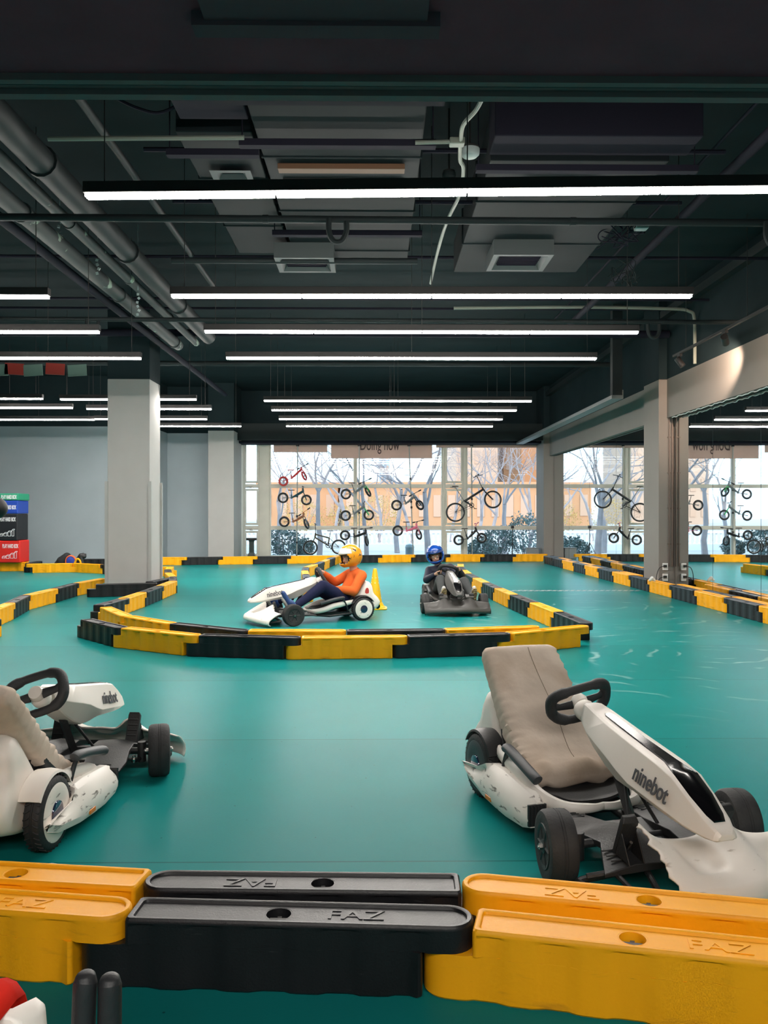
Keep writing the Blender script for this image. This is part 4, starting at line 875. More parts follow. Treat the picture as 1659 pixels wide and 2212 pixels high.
def kart(name, label, loc, heading, body=M_white, pod=M_whited, steer=0.0, hubm=None, cover=None, nose='broken', arch=None, wheelturn=0.0, text=True, gk=False, sticker=False, pods=True):
    """heading: direction vector in the room; returns the root"""
    hd = Vector(heading).normalized(); rz = math.atan2(-hd.x, hd.y)
    t = thing(name, label, 'go kart', loc, rz)
    V = Vector
    # wheels
    for s in (-1, 1):
        tyre_wheel('front_wheel', V((s*0.39, 0.95, 0.130)), 0.130, 0.105, t, M_tyre_d, 'spoke', M_dk, yaw=wheelturn)
        w_ = tyre_wheel('rear_wheel', V((s*0.262, 0, 0.145)), 0.145, 0.075, t, M_rub, 'disc', hubm or M_dg, tread=True)
        # wheel arch
        f = MB(); rings = []
        for k in range(15):
            a = math.radians(28+k*8.6); d = V((0, math.cos(a), math.sin(a))); c = V((s*0.25, 0.0, 0.145))
            q = []
            for (dx, rr) in ((-0.048, 0.154), (-0.044, 0.164), (0, 0.170), (0.044, 0.164), (0.048, 0.154), (0.044, 0.158), (0, 0.163), (-0.044, 0.158)): q.append(c+V((dx, 0, 0))+d*rr)
            rings.append(q)
        f.loft(rings); f.build('wheel_arch', arch or (M_dk if not gk else M_gkart), t)
    # rear body shell: side profile swept across the width
    prof = [(0.13, 0.10), (0.10, 0.20), (0.02, 0.33), (-0.075, 0.462), (-0.125, 0.47), (-0.165, 0.43), (-0.19, 0.33), (-0.25, 0.265), (-0.275, 0.20), (-0.22, 0.13), (-0.10, 0.09), (0.03, 0.075)]
    P = catmull([(0, a, c) for a, c in prof], 4, closed=True); b = MB(); rings = []; cen = V((0, -0.09, 0.22))
    for x, sc, wz in ((-0.212, 0.60, .9), (-0.212, 0.80, .94), (-0.195, 0.95, .98), (-0.16, 1.0, 1), (0, 1.02, 1.0), (0.16, 1.0, 1), (0.195, 0.95, .98), (0.212, 0.80, .94), (0.212, 0.60, .9)):
        r = []
        for p in P:
            q = cen+(V(p)-cen)*sc; taper = 1.0-0.12*max(0, (q.z-0.22)/0.25); r.append(V((x*taper, q.y, q.z)))
        rings.append(r)
    b.loft(rings); sh = b.build('rear_shell', body, t, ang=60)
    if sticker:
        q = MB(); q.lathe([(0.001, 0), (0.035, 0), (0.035, 0.002), (0.026, 0.003), (0.026, 0.001)], axis='x', n=20); k = q.build('round_sticker', rgb('sticker_red', (0.7, 0.06, 0.05)), sh); k.location = (-0.203, -0.085, 0.35); k.scale = (1, 0.75, 1.35)
        k.rotation_euler = (0, math.radians(-6), 0)
    b = MB(); b.tube([(-0.12, -0.27, 0.15), (0.12, -0.27, 0.15)], 0.035, 12); b.build('rear_lamp_bar', M_gl, t)
    # seat shell with curled lip
    b = MB(); path = catmull([(0, -0.10, 0.50), (0, 0.0, 0.37), (0, 0.12, 0.24), (0, 0.25, 0.165), (0, 0.40, 0.135), (0, 0.54, 0.125)], 4); rings = []
    for i, p in enumerate(path):
        u = i/(len(path)-1); tg = (path[min(i+1, len(path)-1)]-path[max(i-1, 0)]).normalized(); nn = V((1, 0, 0)).cross(tg)
        w_ = 0.15+0.10*math.sin(min(1, u*1.35)*PI*0.5)-0.09*max(0, (u-0.75)/0.25)**1.5; r = []
        N = 15
        for j in range(N): 
            a = -1+2*j/(N-1); lift = 0.055*abs(a)**3*(1-0.4*u); r.append(p+V((a*w_, 0, 0))+nn*lift)
        for j in range(N-1, -1, -1):
            a = -1+2*j/(N-1); lift = 0.055*abs(a)**3*(1-0.4*u)-0.014; r.append(p+V((a*w_, 0, 0))+nn*lift)
        rings.append(r)
    b.loft(rings); seat = b.build('seat_shell', M_dk if not gk else M_gkart, t, ang=60)
    b = MB()
    for s in (-1, 1):
        LP = catmull([(s*0.222, 0.02, 0.27), (s*0.235, 0.14, 0.235), (s*0.238, 0.26, 0.215), (s*0.240, 0.38, 0.195), (s*0.228, 0.50, 0.155), (s*0.17, 0.60, 0.132), (s*0.06, 0.64, 0.130), (0, 0.625, 0.128)], 5)
        b.tube(LP, [0.014+0.014*math.sin(PI*min(1, i/len(LP)*1.15)) for i in range(len(LP))], 10, flat=1.25)
    b.build('seat_lip', body, seat)
    if cover:
        b = MB(); path = catmull([(0, -0.175, 0.655), (0, -0.10, 0.575), (0, 0.0, 0.465), (0, 0.10, 0.36), (0, 0.20, 0.265), (0, 0.30, 0.205), (0, 0.41, 0.175)], 7); rings = []; seam = []; n = len(path)
        for i, p in enumerate(path):
            u = i/(n-1); tg = (path[min(i+1, n-1)]-path[max(i-1, 0)]).normalized(); nn = tg.cross(V((1, 0, 0))); nn = -nn if nn.z < 0 else nn
            w_ = 0.195+0.035*u; th = 0.056+0.010*math.sin(u*PI); cap = min(1, (u+0.012)*14)**0.5*min(1, (1.01-u)*12)**0.5
            r = superring(p, V((1, 0, 0)), nn, w_*(0.86+0.14*cap), th*cap, 4.0, 56)
            for j in range(len(r)):
                a = abs(r[j].x)/w_; wr = 0.0115*math.sin(u*105+1.2*math.sin(j*0.3))*max(0, (a-0.66)/0.34)*(0.35+0.65*min(1, max(0, u-0.22)*3)); fz = 0.006*noise.noise(V((r[j].x*14, u*9, 3)))
                r[j] = r[j]+nn*(wr+fz)+tg*0.0
                r[j].x += math.copysign(1, r[j].x)*wr*0.8*max(0, (a-0.8)/0.2)
                if u > 0.9: r[j] += V((0, 0, 0.010*math.sin(r[j].x*60)))
            rings.append(r)
            if 2 < i < n-5: seam.append(p+nn*(th*cap+0.0035)+V((-0.03+0.008*math.sin(u*9), 0, 0)))
        b.loft(rings); cv = b.build('seat_cover', cover, t, ang=80)
        q = MB(); q.tube(seam, 0.0016, 4); q.build('cover_seam', rgb('seam_brown', (0.27, 0.21, 0.16), 0.9), cv)
    # side pods
    for s in ((-1, 1) if pods else ()):
        b = MB(); secs = []
        for (y, xo, zt, zb, xi) in ((-0.11, 0.322, 0.135, 0.105, 0.306), (-0.03, 0.332, 0.150, 0.075, 0.308), (0.08, 0.338, 0.165, 0.060, 0.308), (0.145, 0.342, 0.195, 0.052, 0.288), (0.175, 0.343, 0.20, 0.050, 0.235), (0.28, 0.345, 0.198, 0.045, 0.225), (0.40, 0.345, 0.188, 0.042, 0.225), (0.54, 0.335, 0.172, 0.045, 0.228), (0.585, 0.320, 0.155, 0.055, 0.235)):
            secs.append([V((s*p[0], y, p[1])) for p in ((xi, zb+0.012), (xi, zt-0.02), (xi+0.02, zt), ((xi+xo)/2, zt), (xo-0.035, zt-0.02), (xo-0.008, (zt*0.55+zb*0.45)), (xo, zb+0.03), (xo-0.012, zb), ((xi+xo)/2, zb))])
        b.loft(secs); pd = b.build('side_pod', pod, t, ang=50, bevel=0.004)
        q = MB(); q.box((s*0.279, 0.583, 0.105), (0.082, 0.012, 0.088))
        for k in range(5): q.box((s*(0.249+k*0.015), 0.591, 0.105), (0.004, 0.008, 0.08))
        q.build('pod_grille', M_dk, pd, smooth=False, bevel=0.006)
        q = MB(); q.box((s*0.343, 0.24, 0.070), (0.006, 0.06, 0.020)); q.build('reflector', M_org, pd, smooth=False, bevel=0.003)
    for s in (-1, 1):
        # armrest bar on its bracket
        b = MB(); A = [V((s*0.258, 0.25, 0.286)), V((s*0.262, 0.28, 0.292)), V((s*0.266, 0.38, 0.276)), V((s*0.266, 0.52, 0.246)), V((s*0.26, 0.56, 0.232))]
        b.tube(catmull(A, 4), [0.012]+[0.025]*15+[0.012], 12, flat=0.85); ar = b.build('armrest', M_dg, t)
        q = MB(); q.tube(catmull([(s*0.26, 0.28, 0.285), (s*0.258, 0.245, 0.25), (s*0.25, 0.20, 0.16), (s*0.22, 0.19, 0.10)], 4), 0.011, 8); q.build('armrest_bracket', M_dk, ar)
    # chassis
    b = MB()
    for s in (-1, 1):
        b.tube([(s*0.10, 0.0, 0.10), (s*0.10, 0.45, 0.085), (s*0.07, 0.80, 0.085), (s*0.07, 1.0, 0.10)], 0.018, 8); b.tube([(s*0.10, 0.1, 0.10), (s*0.26, 0.12, 0.10), (s*0.28, 0.45, 0.08), (s*0.10, 0.62, 0.085)], 0.014, 8)
    b.tube([(-0.25, 0, 0.145), (0.25, 0, 0.145)], 0.02, 10); b.tube([(-0.33, 0.95, 0.125), (0.33, 0.95, 0.125)], 0.016, 10)
    b.tube([(-0.28, 0.88, 0.10), (0.28, 0.88, 0.10)], 0.007, 8); b.box((0, 0.30, 0.095), (0.30, 0.55, 0.03)); b.box((0, 0.90, 0.10), (0.22, 0.26, 0.05))
    for s in (-1, 1):
        b.tube([(s*0.30, 0.95, 0.07), (s*0.30, 0.95, 0.17)], 0.022, 10); b.tube([(s*0.30, 0.95, 0.09), (s*0.28, 0.88, 0.09)], 0.012, 8)
    b.build('chassis_frame', M_dk, t, bevel=0.003)
    for s in (-1, 1):
        b = MB(); b.tube([(s*0.285, 0.88, 0.085), (s*0.285, 0.88, 0.12)], 0.008, 8); b.tube([(s*0.20, 0.88, 0.10), (s*0.285, 0.88, 0.10)], 0.006, 8); b.ell((s*0.285, 0.88, 0.10), (0.013, 0.013, 0.013)); b.build('tie_rod_end', M_met, t)
        # foot plate: wing either side with grip ribs
        b = MB(); secs = []
        for (y, xi, xo, z, th) in ((0.60, 0.13, 0.27, 0.098, 0.012), (0.68, 0.10, 0.29, 0.118, 0.015), (0.78, 0.08, 0.285, 0.128, 0.02), (0.90, 0.05, 0.255, 0.152, 0.03), (1.0, 0.05, 0.24, 0.158, 0.03), (1.08, 0.06, 0.28, 0.135, 0.025), (1.16, 0.07, 0.32, 0.115, 0.02)):
            secs.append([V((s*xi, y, z-th)), V((s*xi, y, z)), V((s*(xi+xo)/2, y, z+0.008)), V((s*xo, y, z-0.012)), V((s*xo, y, z-th-0.006))])
        b.loft(secs)
        for k in range(4): b.box((s*0.185, 0.635+k*0.022, 0.116+k*0.003), (0.11, 0.008, 0.006))
        for k in range(3): b.box((s*0.21, 1.06+k*0.03, 0.139-k*0.006), (0.12, 0.008, 0.006))
        b.build('foot_plate', M_dk if not gk else M_gkart, t, ang=30, bevel=0.003)
        # pedal
        b = MB(); tlt = math.radians(22); M = Matrix.Rotation(-tlt, 3, 'X'); c0 = V((s*0.20, 1.075, 0.135))
        R_ = [[c0+M @ V((x, y, z)) for x, y in ((-0.032, 0.010), (0.032, 0.010), (0.032, -0.012), (-0.032, -0.012))] for z in (0.0, 0.05, 0.135)]
        R_.append([c0+M @ V((x*0.8, y-0.012, 0.150)) for x, y in ((-0.032, 0.010), (0.032, 0.010), (0.032, -0.006), (-0.032, -0.006))])
        b.loft(R_)
        for k in range(4): b.box(c0+M @ V((0, -0.015, 0.03+k*0.027)), (0.052, 0.006, 0.007), M)
        for sx in (-0.03, 0.03): b.loft([[c0+V((sx+d, 0.012, 0.0)), c0+V((sx+d, 0.10, -0.01)), c0+M @ V((sx+d, 0.012, 0.10))] for d in (-0.003, 0.003)])
        pe = b.build('pedal', M_dk, t, bevel=0.004); q = MB(); q.tube([c0+V((0, 0.03, 0.02)), c0+V((0, 0.06, 0.055))], 0.006, 8); q.build('pedal_spring', M_met, pe)
    # steering post and stay
    b = MB(); b.tube([(0.0, 0.70, 0.34), (0.0, 0.86, 0.10)], 0.022, 4, flat=0.8); b.tube([(-0.07, 0.94, 0.12), (-0.012, 0.80, 0.30)], 0.007, 6); b.tube([(0.07, 0.94, 0.12), (0.012, 0.80, 0.30)], 0.007, 6); b.build('steering_post', M_dk, t)
    # cowl
    sec = [(0.525, .532, .452, .030, .046, .036, .485), (0.56, .535, .425, .040, .062, .044, .47), (0.63, .522, .375, .048, .082, .050, .445), (0.72, .503, .325, .054, .092, .050, .42), (0.80, .488, .290, .056, .098, .048, .395), (0.88, .474, .285, .058, .098, .052, .36), (0.95, .462, .295, .060, .097, .070, .335), (1.08, .440, .280, .062, .092, .072, .315), (1.17, .418, .268, .062, .086, .068, .30), (1.25, .372, .260, .058, .078, .062, .285), (1.33, .322, .256, .050, .064, .052, .275), (1.37, .295, .258, .038, .048, .040, .270), (1.38, .282, .264, .026, .034, .028, .270)]
    b = MB(); rings = []
    for (y, zt, zb, wt, ws, wb, zs) in sec:
        h = [(0, zt), (wt*0.8, zt), (wt, zt-0.006), (ws-0.003, zs+0.006), (ws, zs-0.006), (wb, zb+0.004), (wb*0.85, zb), (0, zb)]
        rings.append([V((x, y, z)) for x, z in h]+[V((-x, y, z)) for x, z in h[-2:0:-1]])
    b.loft(rings); cw = b.build('cowl', body, t, ang=24, bevel=0.003)
    b = MB(); rings = []
    def top_at(y):
        for a, c in zip(sec, sec[1:]):
            if a[0] <= y <= c[0]: u = (y-a[0])/(c[0]-a[0]); return a[1]+(c[1]-a[1])*u
    for y, w_ in ((0.66, 0.012), (0.68, 0.022), (0.90, 0.024), (1.08, 0.028), (1.13, 0.040), (1.17, 0.048), (1.25, 0.046), (1.32, 0.034), (1.345, 0.022)):
        z = top_at(y)+0.0005; rings.append([V((-w_, y, z)), V((-w_*0.9, y, z+0.004)), V((w_*0.9, y, z+0.004)), V((w_, y, z)), V((w_, y, z-0.01)), V((-w_, y, z-0.01))])
    b.loft(rings); b.build('display_strip', M_gl, cw, ang=50)
    b = MB(); b.lathe([(0.001, 0), (0.036, 0), (0.044, 0.02), (0.044, 0.05), (0.034, 0.062), (0.001, 0.062)], n=20)
    hubx = b.build('steering_hub', body, t); hubx.location = (0, 0.505, 0.470); hubx.rotation_euler = (math.radians(52), 0, 0)
    if text:
        for s in (-1, 1):
            y0 = 1.075; p0 = V((s*0.0795, y0, 0.362)); nrm = V((s*0.105, 0, 0.03)).normalized()
            xd = V((-0.018, 1, -0.17)) if s > 0 else V((-0.018, -1, 0.17))
            # seen from outside: right side reads towards the rear, left side towards the nose
            up = V((-s*0.28, 0, 1)); nr = V((s, 0.06, 0.27)).normalized(); xd = (xd-nr*xd.dot(nr)).normalized(); up = nr.cross(xd)
            if s > 0: pass
            text_obj('ninebot', 0.088, 0.0015, M_ink, 'printed_lettering', cw, frame(p0+nr*0.004, xd, up, nr), sx=0.74, off=0.001)
    # steering wheel
    so_ = D.objects.new('tmp', None); b = MB(); Q = []
    for k in range(40):
        a = 2*PI*k/40; x, y = 0.128*math.copysign(abs(math.cos(a))**0.72, math.cos(a)), 0.088*math.copysign(abs(math.sin(a))**0.72, math.sin(a)); Q.append(V((x, y, 0.012*math.cos(2*a))))
    rings = []
    for i, p in enumerate(Q):
        tg = (Q[(i+1) % 40]-Q[i-1]).normalized(); zz = V((0, 0, 1)); aa = tg.cross(zz).normalized(); rr = 0.0245 if abs(p.x) > 0.07 else 0.0195
        rings.append([p+aa*rr*math.cos(2*PI*j/10)+zz*rr*1.0*math.sin(2*PI*j/10) for j in range(10)])
    rings.append(rings[0]); b.loft(rings, False)
    for s in (-1, 1): b.tube([(s*0.03, -0.01, 0), (s*0.09, -0.01, 0.006), (s*0.126, 0.0, 0.012)], [0.024, 0.018, 0.022], 10, flat=0.55)
    D.objects.remove(so_)
    sw = b.build('steering_wheel', mat('wheel_grip', (0.028, 0.030, 0.033), 0.65, bump=0.2, bscale=200), t)
    sw.location = (0, 0.435, 0.520); sw.rotation_euler = Matrix(frame((0, 0, 0), (1, 0, 0), (0, 0.50, 0.86), V((1, 0, 0)).cross(V((0, 0.50, 0.86))))).to_euler()
    sw.rotation_euler.rotate_axis('Z', steer)
    b = MB(); b.lathe([(0.001, -0.02), (0.032, -0.02), (0.036, 0.0), (0.03, 0.018), (0.001, 0.02)], n=20); b.build('horn_pad', M_dk if gk else body, sw)
    # front bumper tubes
    b = MB()
    for s in (-1, 1):
        b.tube(catmull([(s*0.12, 1.06, 0.085), (s*0.25, 1.10, 0.075), (s*0.375, 1.10, 0.065), (s*0.385, 1.13, 0.060), (s*0.33, 1.25, 0.05), (s*0.20, 1.335, 0.05), (0, 1.365, 0.05)], 6), 0.0135, 8)
        b.tube(catmull([(s*0.12, 1.04, 0.12), (s*0.26, 1.14, 0.105), (s*0.365, 1.12, 0.085)], 5), 0.011, 8); b.tube([(s*0.12, 1.08, 0.09), (s*0.20, 1.33, 0.06)], 0.012, 8); b.tube([(s*0.27, 1.12, 0.10), (s*0.25, 1.30, 0.05)], 0.010, 8)
    b.build('front_bumper', M_dk if not gk else M_gkart, t)
    # nose fascia
    x0, x1 = {'broken': (-0.44, 0.165), 'full': (-0.43, 0.43), 'left': (-0.43, 0.2)}[nose]
    nx, ny = 46, 18; top = []; rnd = random.Random(3); b = MB()
    def surf(x, v):
        ax = abs(x); front = 1.405-0.55*max(0, ax-0.10)**1.5-0.12*ax; back = 1.13+0.02*math.cos(x*20)
        y = back+(front-back)*v
        z = 0.185-0.075*v**1.5-0.03*(ax/0.43)**2
        for c in (-0.17, 0.17): z += 0.065*math.exp(-((x-c)/0.050)**2)*(1-v)**1.2
        z -= 0.040*math.exp(-((x)/0.060)**4)*math.exp(-((v-0.42)/0.25)**4)
        z -= 0.030*math.exp(-((ax-0.30)/0.07)**4)*math.exp(-((v-0.6)/0.3)**4)
        return V((x, y, z))
    grid = []
    for j in range(ny+5):
        row = []
        for i in range(nx+1):
            x = x0+(x1-x0)*i/nx
            if j <= ny: p = surf(x, j/ny)
            else:
                k = j-ny; p = surf(x, 1.0)+V((0, [0.010, 0.014, 0.006, -0.010][k-1], -[0.018, 0.038, 0.052, 0.060][k-1]))
                if k == 4: p += V((0, 0, 0.010*noise.noise(V((x*22, 1, 0)))))
            if nose == 'broken' and i > nx-4: p.x += 0.035*noise.noise(V((j*0.7, 5, 0.1)))*(i-nx+4)/4
            row.append(p)
        grid.append(row)
    n = nx+1; vs = [p for r in grid for p in r]; fs = [(j*n+i, j*n+i+1, (j+1)*n+i+1, (j+1)*n+i) for j in range(ny+4) for i in range(nx)]
    b.add(vs, fs); b.build('nose_fascia', M_whitef if not gk else M_gkart, t, ang=70, solid=0.007)
    if gk:
        b = MB()
        for s in (-1, 1): b.box((s*0.17, 1.12, 0.215), (0.11, 0.10, 0.07), Matrix.Rotation(-0.3, 3, 'X'))
        b.box((0, 1.12, 0.19), (0.15, 0.10, 0.04)); b.build('nose_block', M_gkart, t, smooth=False, bevel=0.01)
    return t
h1 = C2(math.sin(math.radians(17)), -math.cos(math.radians(17)))
kart('go_kart', 'white parked go kart with beige seat cover at the right, facing the viewer', C2(0.72, 4.10), h1, steer=math.radians(-16), cover=M_fab, hubm=M_dg, wheelturn=math.radians(-12))
h2 = C2(math.sin(math.radians(4)), math.cos(math.radians(4)))
kart('go_kart', 'white parked go kart with beige seat cover cut by the left edge', C2(-1.60, 3.40), h2, steer=math.radians(20), cover=M_fab, hubm=M_whited, nose='full', arch=M_white, wheelturn=math.radians(20))
h3 = C2(-0.902, -0.432)
K3 = kart('go_kart', 'white go kart with white wheel discs driven by the orange helmet driver', C2(-0.375, 10.717), h3, steer=math.radians(78), hubm=M_whited, nose='full', sticker=True, pods=False)
h4 = C2(0.08, -0.997)
K4 = kart('go_kart', 'dark graphite go kart driven by the child in the blue helmet', C2(0.854, 12.2), h4, body=M_gkart, pod=M_gkart, steer=math.radians(16), hubm=M_dg, nose='full', gk=True, text=False)

# ================================================================== PEOPLE
V = Vector
def fuse(name, caps, m, parent=None, voxel=0.01, smooth=6):
    """caps: list of polylines [(point, radius), ...]; fused into one continuous surface"""
    b = MB()
    for c in caps:
        for (p, r) in c: b.ell(p, (r, r, r) if not isinstance(r, tuple) else r, 16, 10)
        for (p, r), (q, s) in zip(c, c[1:]):
            r_ = r if not isinstance(r, tuple) else r[0]; s_ = s if not isinstance(s, tuple) else s[0]
            if (V(p)-V(q)).length > 1e-4: b.tube([p, q], [r_, s_], 16)
    o = b.build(name, m, None)
    q = o.modifiers.new('r', 'REMESH'); q.mode = 'VOXEL'; q.voxel_size = voxel; q.use_smooth_shade = True
    q = o.modifiers.new('s', 'SMOOTH'); q.iterations = smooth; q.factor = 0.5
    dg = bpy.context.evaluated_depsgraph_get(); me = D.meshes.new_from_object(o.evaluated_get(dg)); D.objects.remove(o)
    me.name = name
    for p in me.polygons: p.use_smooth = True
    if not me.materials: me.materials.append(m)
    return link(name, me, parent)
def lerp(a, c, t): return V(a)+(V(c)-V(a))*t
def hand_caps(w, p, tan, out, grip=0.026, side=1, k=1.0):
    """w wrist, p rim centre, tan rim direction, out: from the rim towards the palm side"""
    w, p, tan, out = V(w), V(p), V(tan).normalized(), V(out).normalized(); oth = tan.cross(out).normalized()
    if oth.z < 0: oth = -oth
    caps = [[(w, 0.021*k), (p+out*0.038-tan*0.012, 0.020*k)], [(w, 0.021*k), (p+out*0.038+tan*0.016, 0.020*k)], [(p+out*0.036-tan*0.03, 0.013*k), (p+out*0.036+tan*0.03, 0.013*k)]]
    for i, L in enumerate((0.9, 1.0, 0.95, 0.78)):
        c = p+tan*((i-1.5)*0.0185); pts = []
        for j in range(5):
            a = math.radians(15+j*48*L); pts.append((c+out*(math.cos(a)*(grip+0.006))+oth*(math.sin(a)*(grip+0.006)), 0.0088-0.0006*j))
        caps.append(pts)
    c = p+tan*(0.032*side); caps.append([(p+out*0.036+tan*0.012*side, 0.012), (c+out*0.022-oth*0.022, 0.0105), (c-out*0.006-oth*0.030, 0.0095), (c-out*0.022-oth*0.020, 0.0085)])
    return caps
def head_caps(c, f, u, k=1.0):
    """c head centre, f forward, u up"""
    f, u = V(f).normalized(), V(u).normalized(); r = f.cross(u).normalized(); c = V(c)
    return [[(c+u*0.03*k-f*0.012*k, 0.082*k)], [(c+u*0.015*k+f*0.015*k, 0.074*k)], [(c-u*0.035*k+f*0.03*k, 0.056*k)], [(c-u*0.07*k+f*0.045*k, 0.034*k)],
            [(c-u*0.005*k+f*0.088*k, 0.011*k), (c-u*0.028*k+f*0.098*k, 0.013*k)], [(c-u*0.052*k+f*0.079*k+r*0.014*k, 0.009*k), (c-u*0.052*k+f*0.079*k-r*0.014*k, 0.009*k)],
            [(c+r*0.078*k-f*0.005*k, 0.016*k), (c+r*0.078*k-u*0.028*k-f*0.005*k, 0.011*k)], [(c-r*0.078*k-f*0.005*k, 0.016*k), (c-r*0.078*k-u*0.028*k-f*0.005*k, 0.011*k)],
            [(c+r*0.03*k+u*0.02*k+f*0.075*k, 0.014*k), (c-r*0.03*k+u*0.02*k+f*0.075*k, 0.014*k)]]
def face(c, f, u, k, parent):
    f, u = V(f).normalized(), V(u).normalized(); r = f.cross(u).normalized(); c = V(c)
    for s in (-1, 1):
        e = c+r*0.031*k*s+u*0.002*k+f*0.079*k
        b = MB(); b.ell(e, (0.0125*k,)*3, 12, 8); b.cur = 1; b.ell(e+f*0.0095*k, (0.0062*k,)*3, 10, 8); b.build('eye', [mat('eye_white', (0.75, 0.72, 0.70), 0.3), M_hole], parent)
        b = MB(); b.tube([e+u*0.022*k-r*0.016*k+f*0.008*k, e+u*0.027*k+f*0.012*k, e+u*0.022*k+r*0.016*k+f*0.008*k], [0.002*k, 0.0035*k, 0.002*k], 6); b.build('eyebrow', M_hole, parent)
    b = MB(); b.tube([c-u*0.051*k+f*0.087*k+r*0.02*k, c-u*0.053*k+f*0.0905*k, c-u*0.051*k+f*0.087*k-r*0.02*k], [0.003*k, 0.005*k, 0.003*k], 8); b.build('mouth', rgb('lips', (0.45, 0.13, 0.11), 0.5), parent)
def helmet(c, f, u, k, m, parent, visor, open_lo=-32, open_hi=16, label=None, vmat=None):
    f, u = V(f).normalized(), V(u).normalized(); r = f.cross(u).normalized(); c = V(c); b = MB(); na, ne = 56, 34; g = {}
    def P(az, el, s=1.0):
        ca, ce = math.radians(az), math.radians(el); rx_, ry, rz_ = 0.128*k, 0.150*k, 0.142*k
        ch = max(0, math.cos(ca))*max(0, min(1, (-el-14)/18)); ry2 = ry*(1+0.24*ch) if math.cos(ca) > 0 else ry*1.0
        return c+s*(r*rx_*math.cos(ce)*math.sin(ca)*(1-0.05*ch)+f*ry2*math.cos(ce)**0.9*math.cos(ca)+u*rz_*math.sin(ce))
    vs = []; idx = {}
    for j in range(ne+1):
        el = -56+(90+56)*j/ne
        for i in range(na):
            idx[i, j] = len(vs); vs.append(P(-180+360*i/na, min(el, 89.5)))
    fs = []
    for j in range(ne):
        el = -56+(90+56)*(j+0.5)/ne
        for i in range(na):
            az = -180+360*(i+0.5)/na
            if abs(az) < 62-abs(el-(open_lo+open_hi)/2)*0.5 and open_lo < el < open_hi: continue
            fs.append((idx[i, j], idx[(i+1) % na, j], idx[(i+1) % na, j+1], idx[i, j+1]))
    b.add(vs, fs); o = b.build('helmet', m, parent, ang=80, solid=0.016*k)
    if label: o['label'] = label
    # padding ring, side screws, crest stripe and visor
    q = MB(); pts = [P(a, open_lo-1, 0.965) for a in range(-58, 59, 8)]+[P(a, open_hi+1, 0.965) for a in range(58, -59, -8)]; q.tube(pts+[pts[0]], 0.009*k, 6); q.build('lining', M_hole, o)
    for s in (-1, 1): q = MB(); d = (P(s*78, 4)-c).normalized(); q.tube([P(s*78, 4, 0.98), P(s*78, 4, 1.05)], 0.02*k, 14); q.build('visor_pivot', M_dk, o)
    v0, v1 = visor; q = MB(); vs = []; cols_ = 22; rows = 6
    for j in range(rows+1):
        for i in range(cols_+1): vs.append(P(-74+148*i/cols_, v0+(v1-v0)*j/rows*(1-0.25*abs(-1+2*i/cols_)**2), 1.055))
    q.add(vs, [(j*(cols_+1)+i, j*(cols_+1)+i+1, (j+1)*(cols_+1)+i+1, (j+1)*(cols_+1)+i) for j in range(rows) for i in range(cols_)])
    vm = q.build('visor', vmat or mat('visor_clear', (0.75, 0.78, 0.8), 0.12, spec=0.8), o, ang=80, solid=0.003)
    return o, P
# ---- driver in the orange jumper (kart local frame)
L3 = K3.location; R3 = K3.rotation_euler
sh = {-1: V((-0.155, -0.03, 0.545)), 1: V((0.155, 0.0, 0.545))}
el = {-1: V((-0.245, 0.115, 0.365)), 1: V((0.21, 0.19, 0.44))}
rim = {-1: V((-0.030, 0.395, 0.415)), 1: V((0.03, 0.475, 0.610))}
wr = {-1: V((-0.085, 0.315, 0.395)), 1: V((0.095, 0.395, 0.590))}
hip = {-1: V((-0.085, 0.13, 0.215)), 1: V((0.085, 0.13, 0.215))}
kn = {-1: V((-0.19, 0.50, 0.440)), 1: V((0.20, 0.56, 0.455))}
an = {-1: V((-0.250, 0.885, 0.205)), 1: V((0.235, 0.95, 0.215))}
hc = V((0.0, 0.055, 0.765)); hf = V((-0.10, 1, -0.16)); hu = V((0, 0.16, 1))
caps = [[((0, 0.12, 0.22), 0.105), ((0, 0.03, 0.36), 0.105), ((0, -0.02, 0.50), 0.105)], [((0, -0.01, 0.56), 0.055), ((0, 0.03, 0.70), 0.048)]]
caps += head_caps(hc, hf, hu, 1.0)
for s in (-1, 1):
    caps += [[((0, -0.02, 0.53), 0.07), (sh[s], 0.05), (el[s], 0.038), (wr[s], 0.024)], [(hip[s], 0.080), (kn[s], 0.052), (an[s], 0.033)], [(an[s], 0.034), (an[s]+V((0, 0.08, 0.07)), 0.028), (an[s]+V((0, 0.12, 0.12)), 0.022)]]
    caps += hand_caps(wr[s], rim[s], V((0, 0.5, 0.86)) if s < 0 else V((1, 0.3, 0.2)), (wr[s]-rim[s]), side=-s)
body = fuse('person', caps, M_skin, None, 0.0058, 3); body.location = L3; body.rotation_euler = R3
tag(body, 'driver in orange jumper, navy trousers and orange helmet gripping the kart wheel', 'person')
M_jump = mat('orange_jumper', (0.72, 0.135, 0.030), 0.9, spec=0.15, bump=0.5, bscale=10, var=0.08, vscale=6)
M_navy = mat('navy_trousers', (0.014, 0.017, 0.050), 0.85, spec=0.15, bump=0.5, bscale=9, var=0.15)
caps = [[((0, 0.12, 0.245), 0.128), ((0, 0.04, 0.36), 0.132), ((0, -0.02, 0.49), 0.120), ((0, -0.02, 0.55), 0.085)], [((0, -0.01, 0.585), 0.068)]]
for s in (-1, 1): caps += [[((0, -0.02, 0.535), 0.095), (sh[s], 0.070), (lerp(sh[s], el[s], .5), 0.062), (el[s], 0.060), (lerp(el[s], wr[s], .5), 0.052), (lerp(el[s], wr[s], .86), 0.036)]]
fuse('jumper', caps, M_jump, body, 0.010, 5)
caps = [[((0, 0.11, 0.20), 0.122), ((0, 0.10, 0.255), 0.118)]]
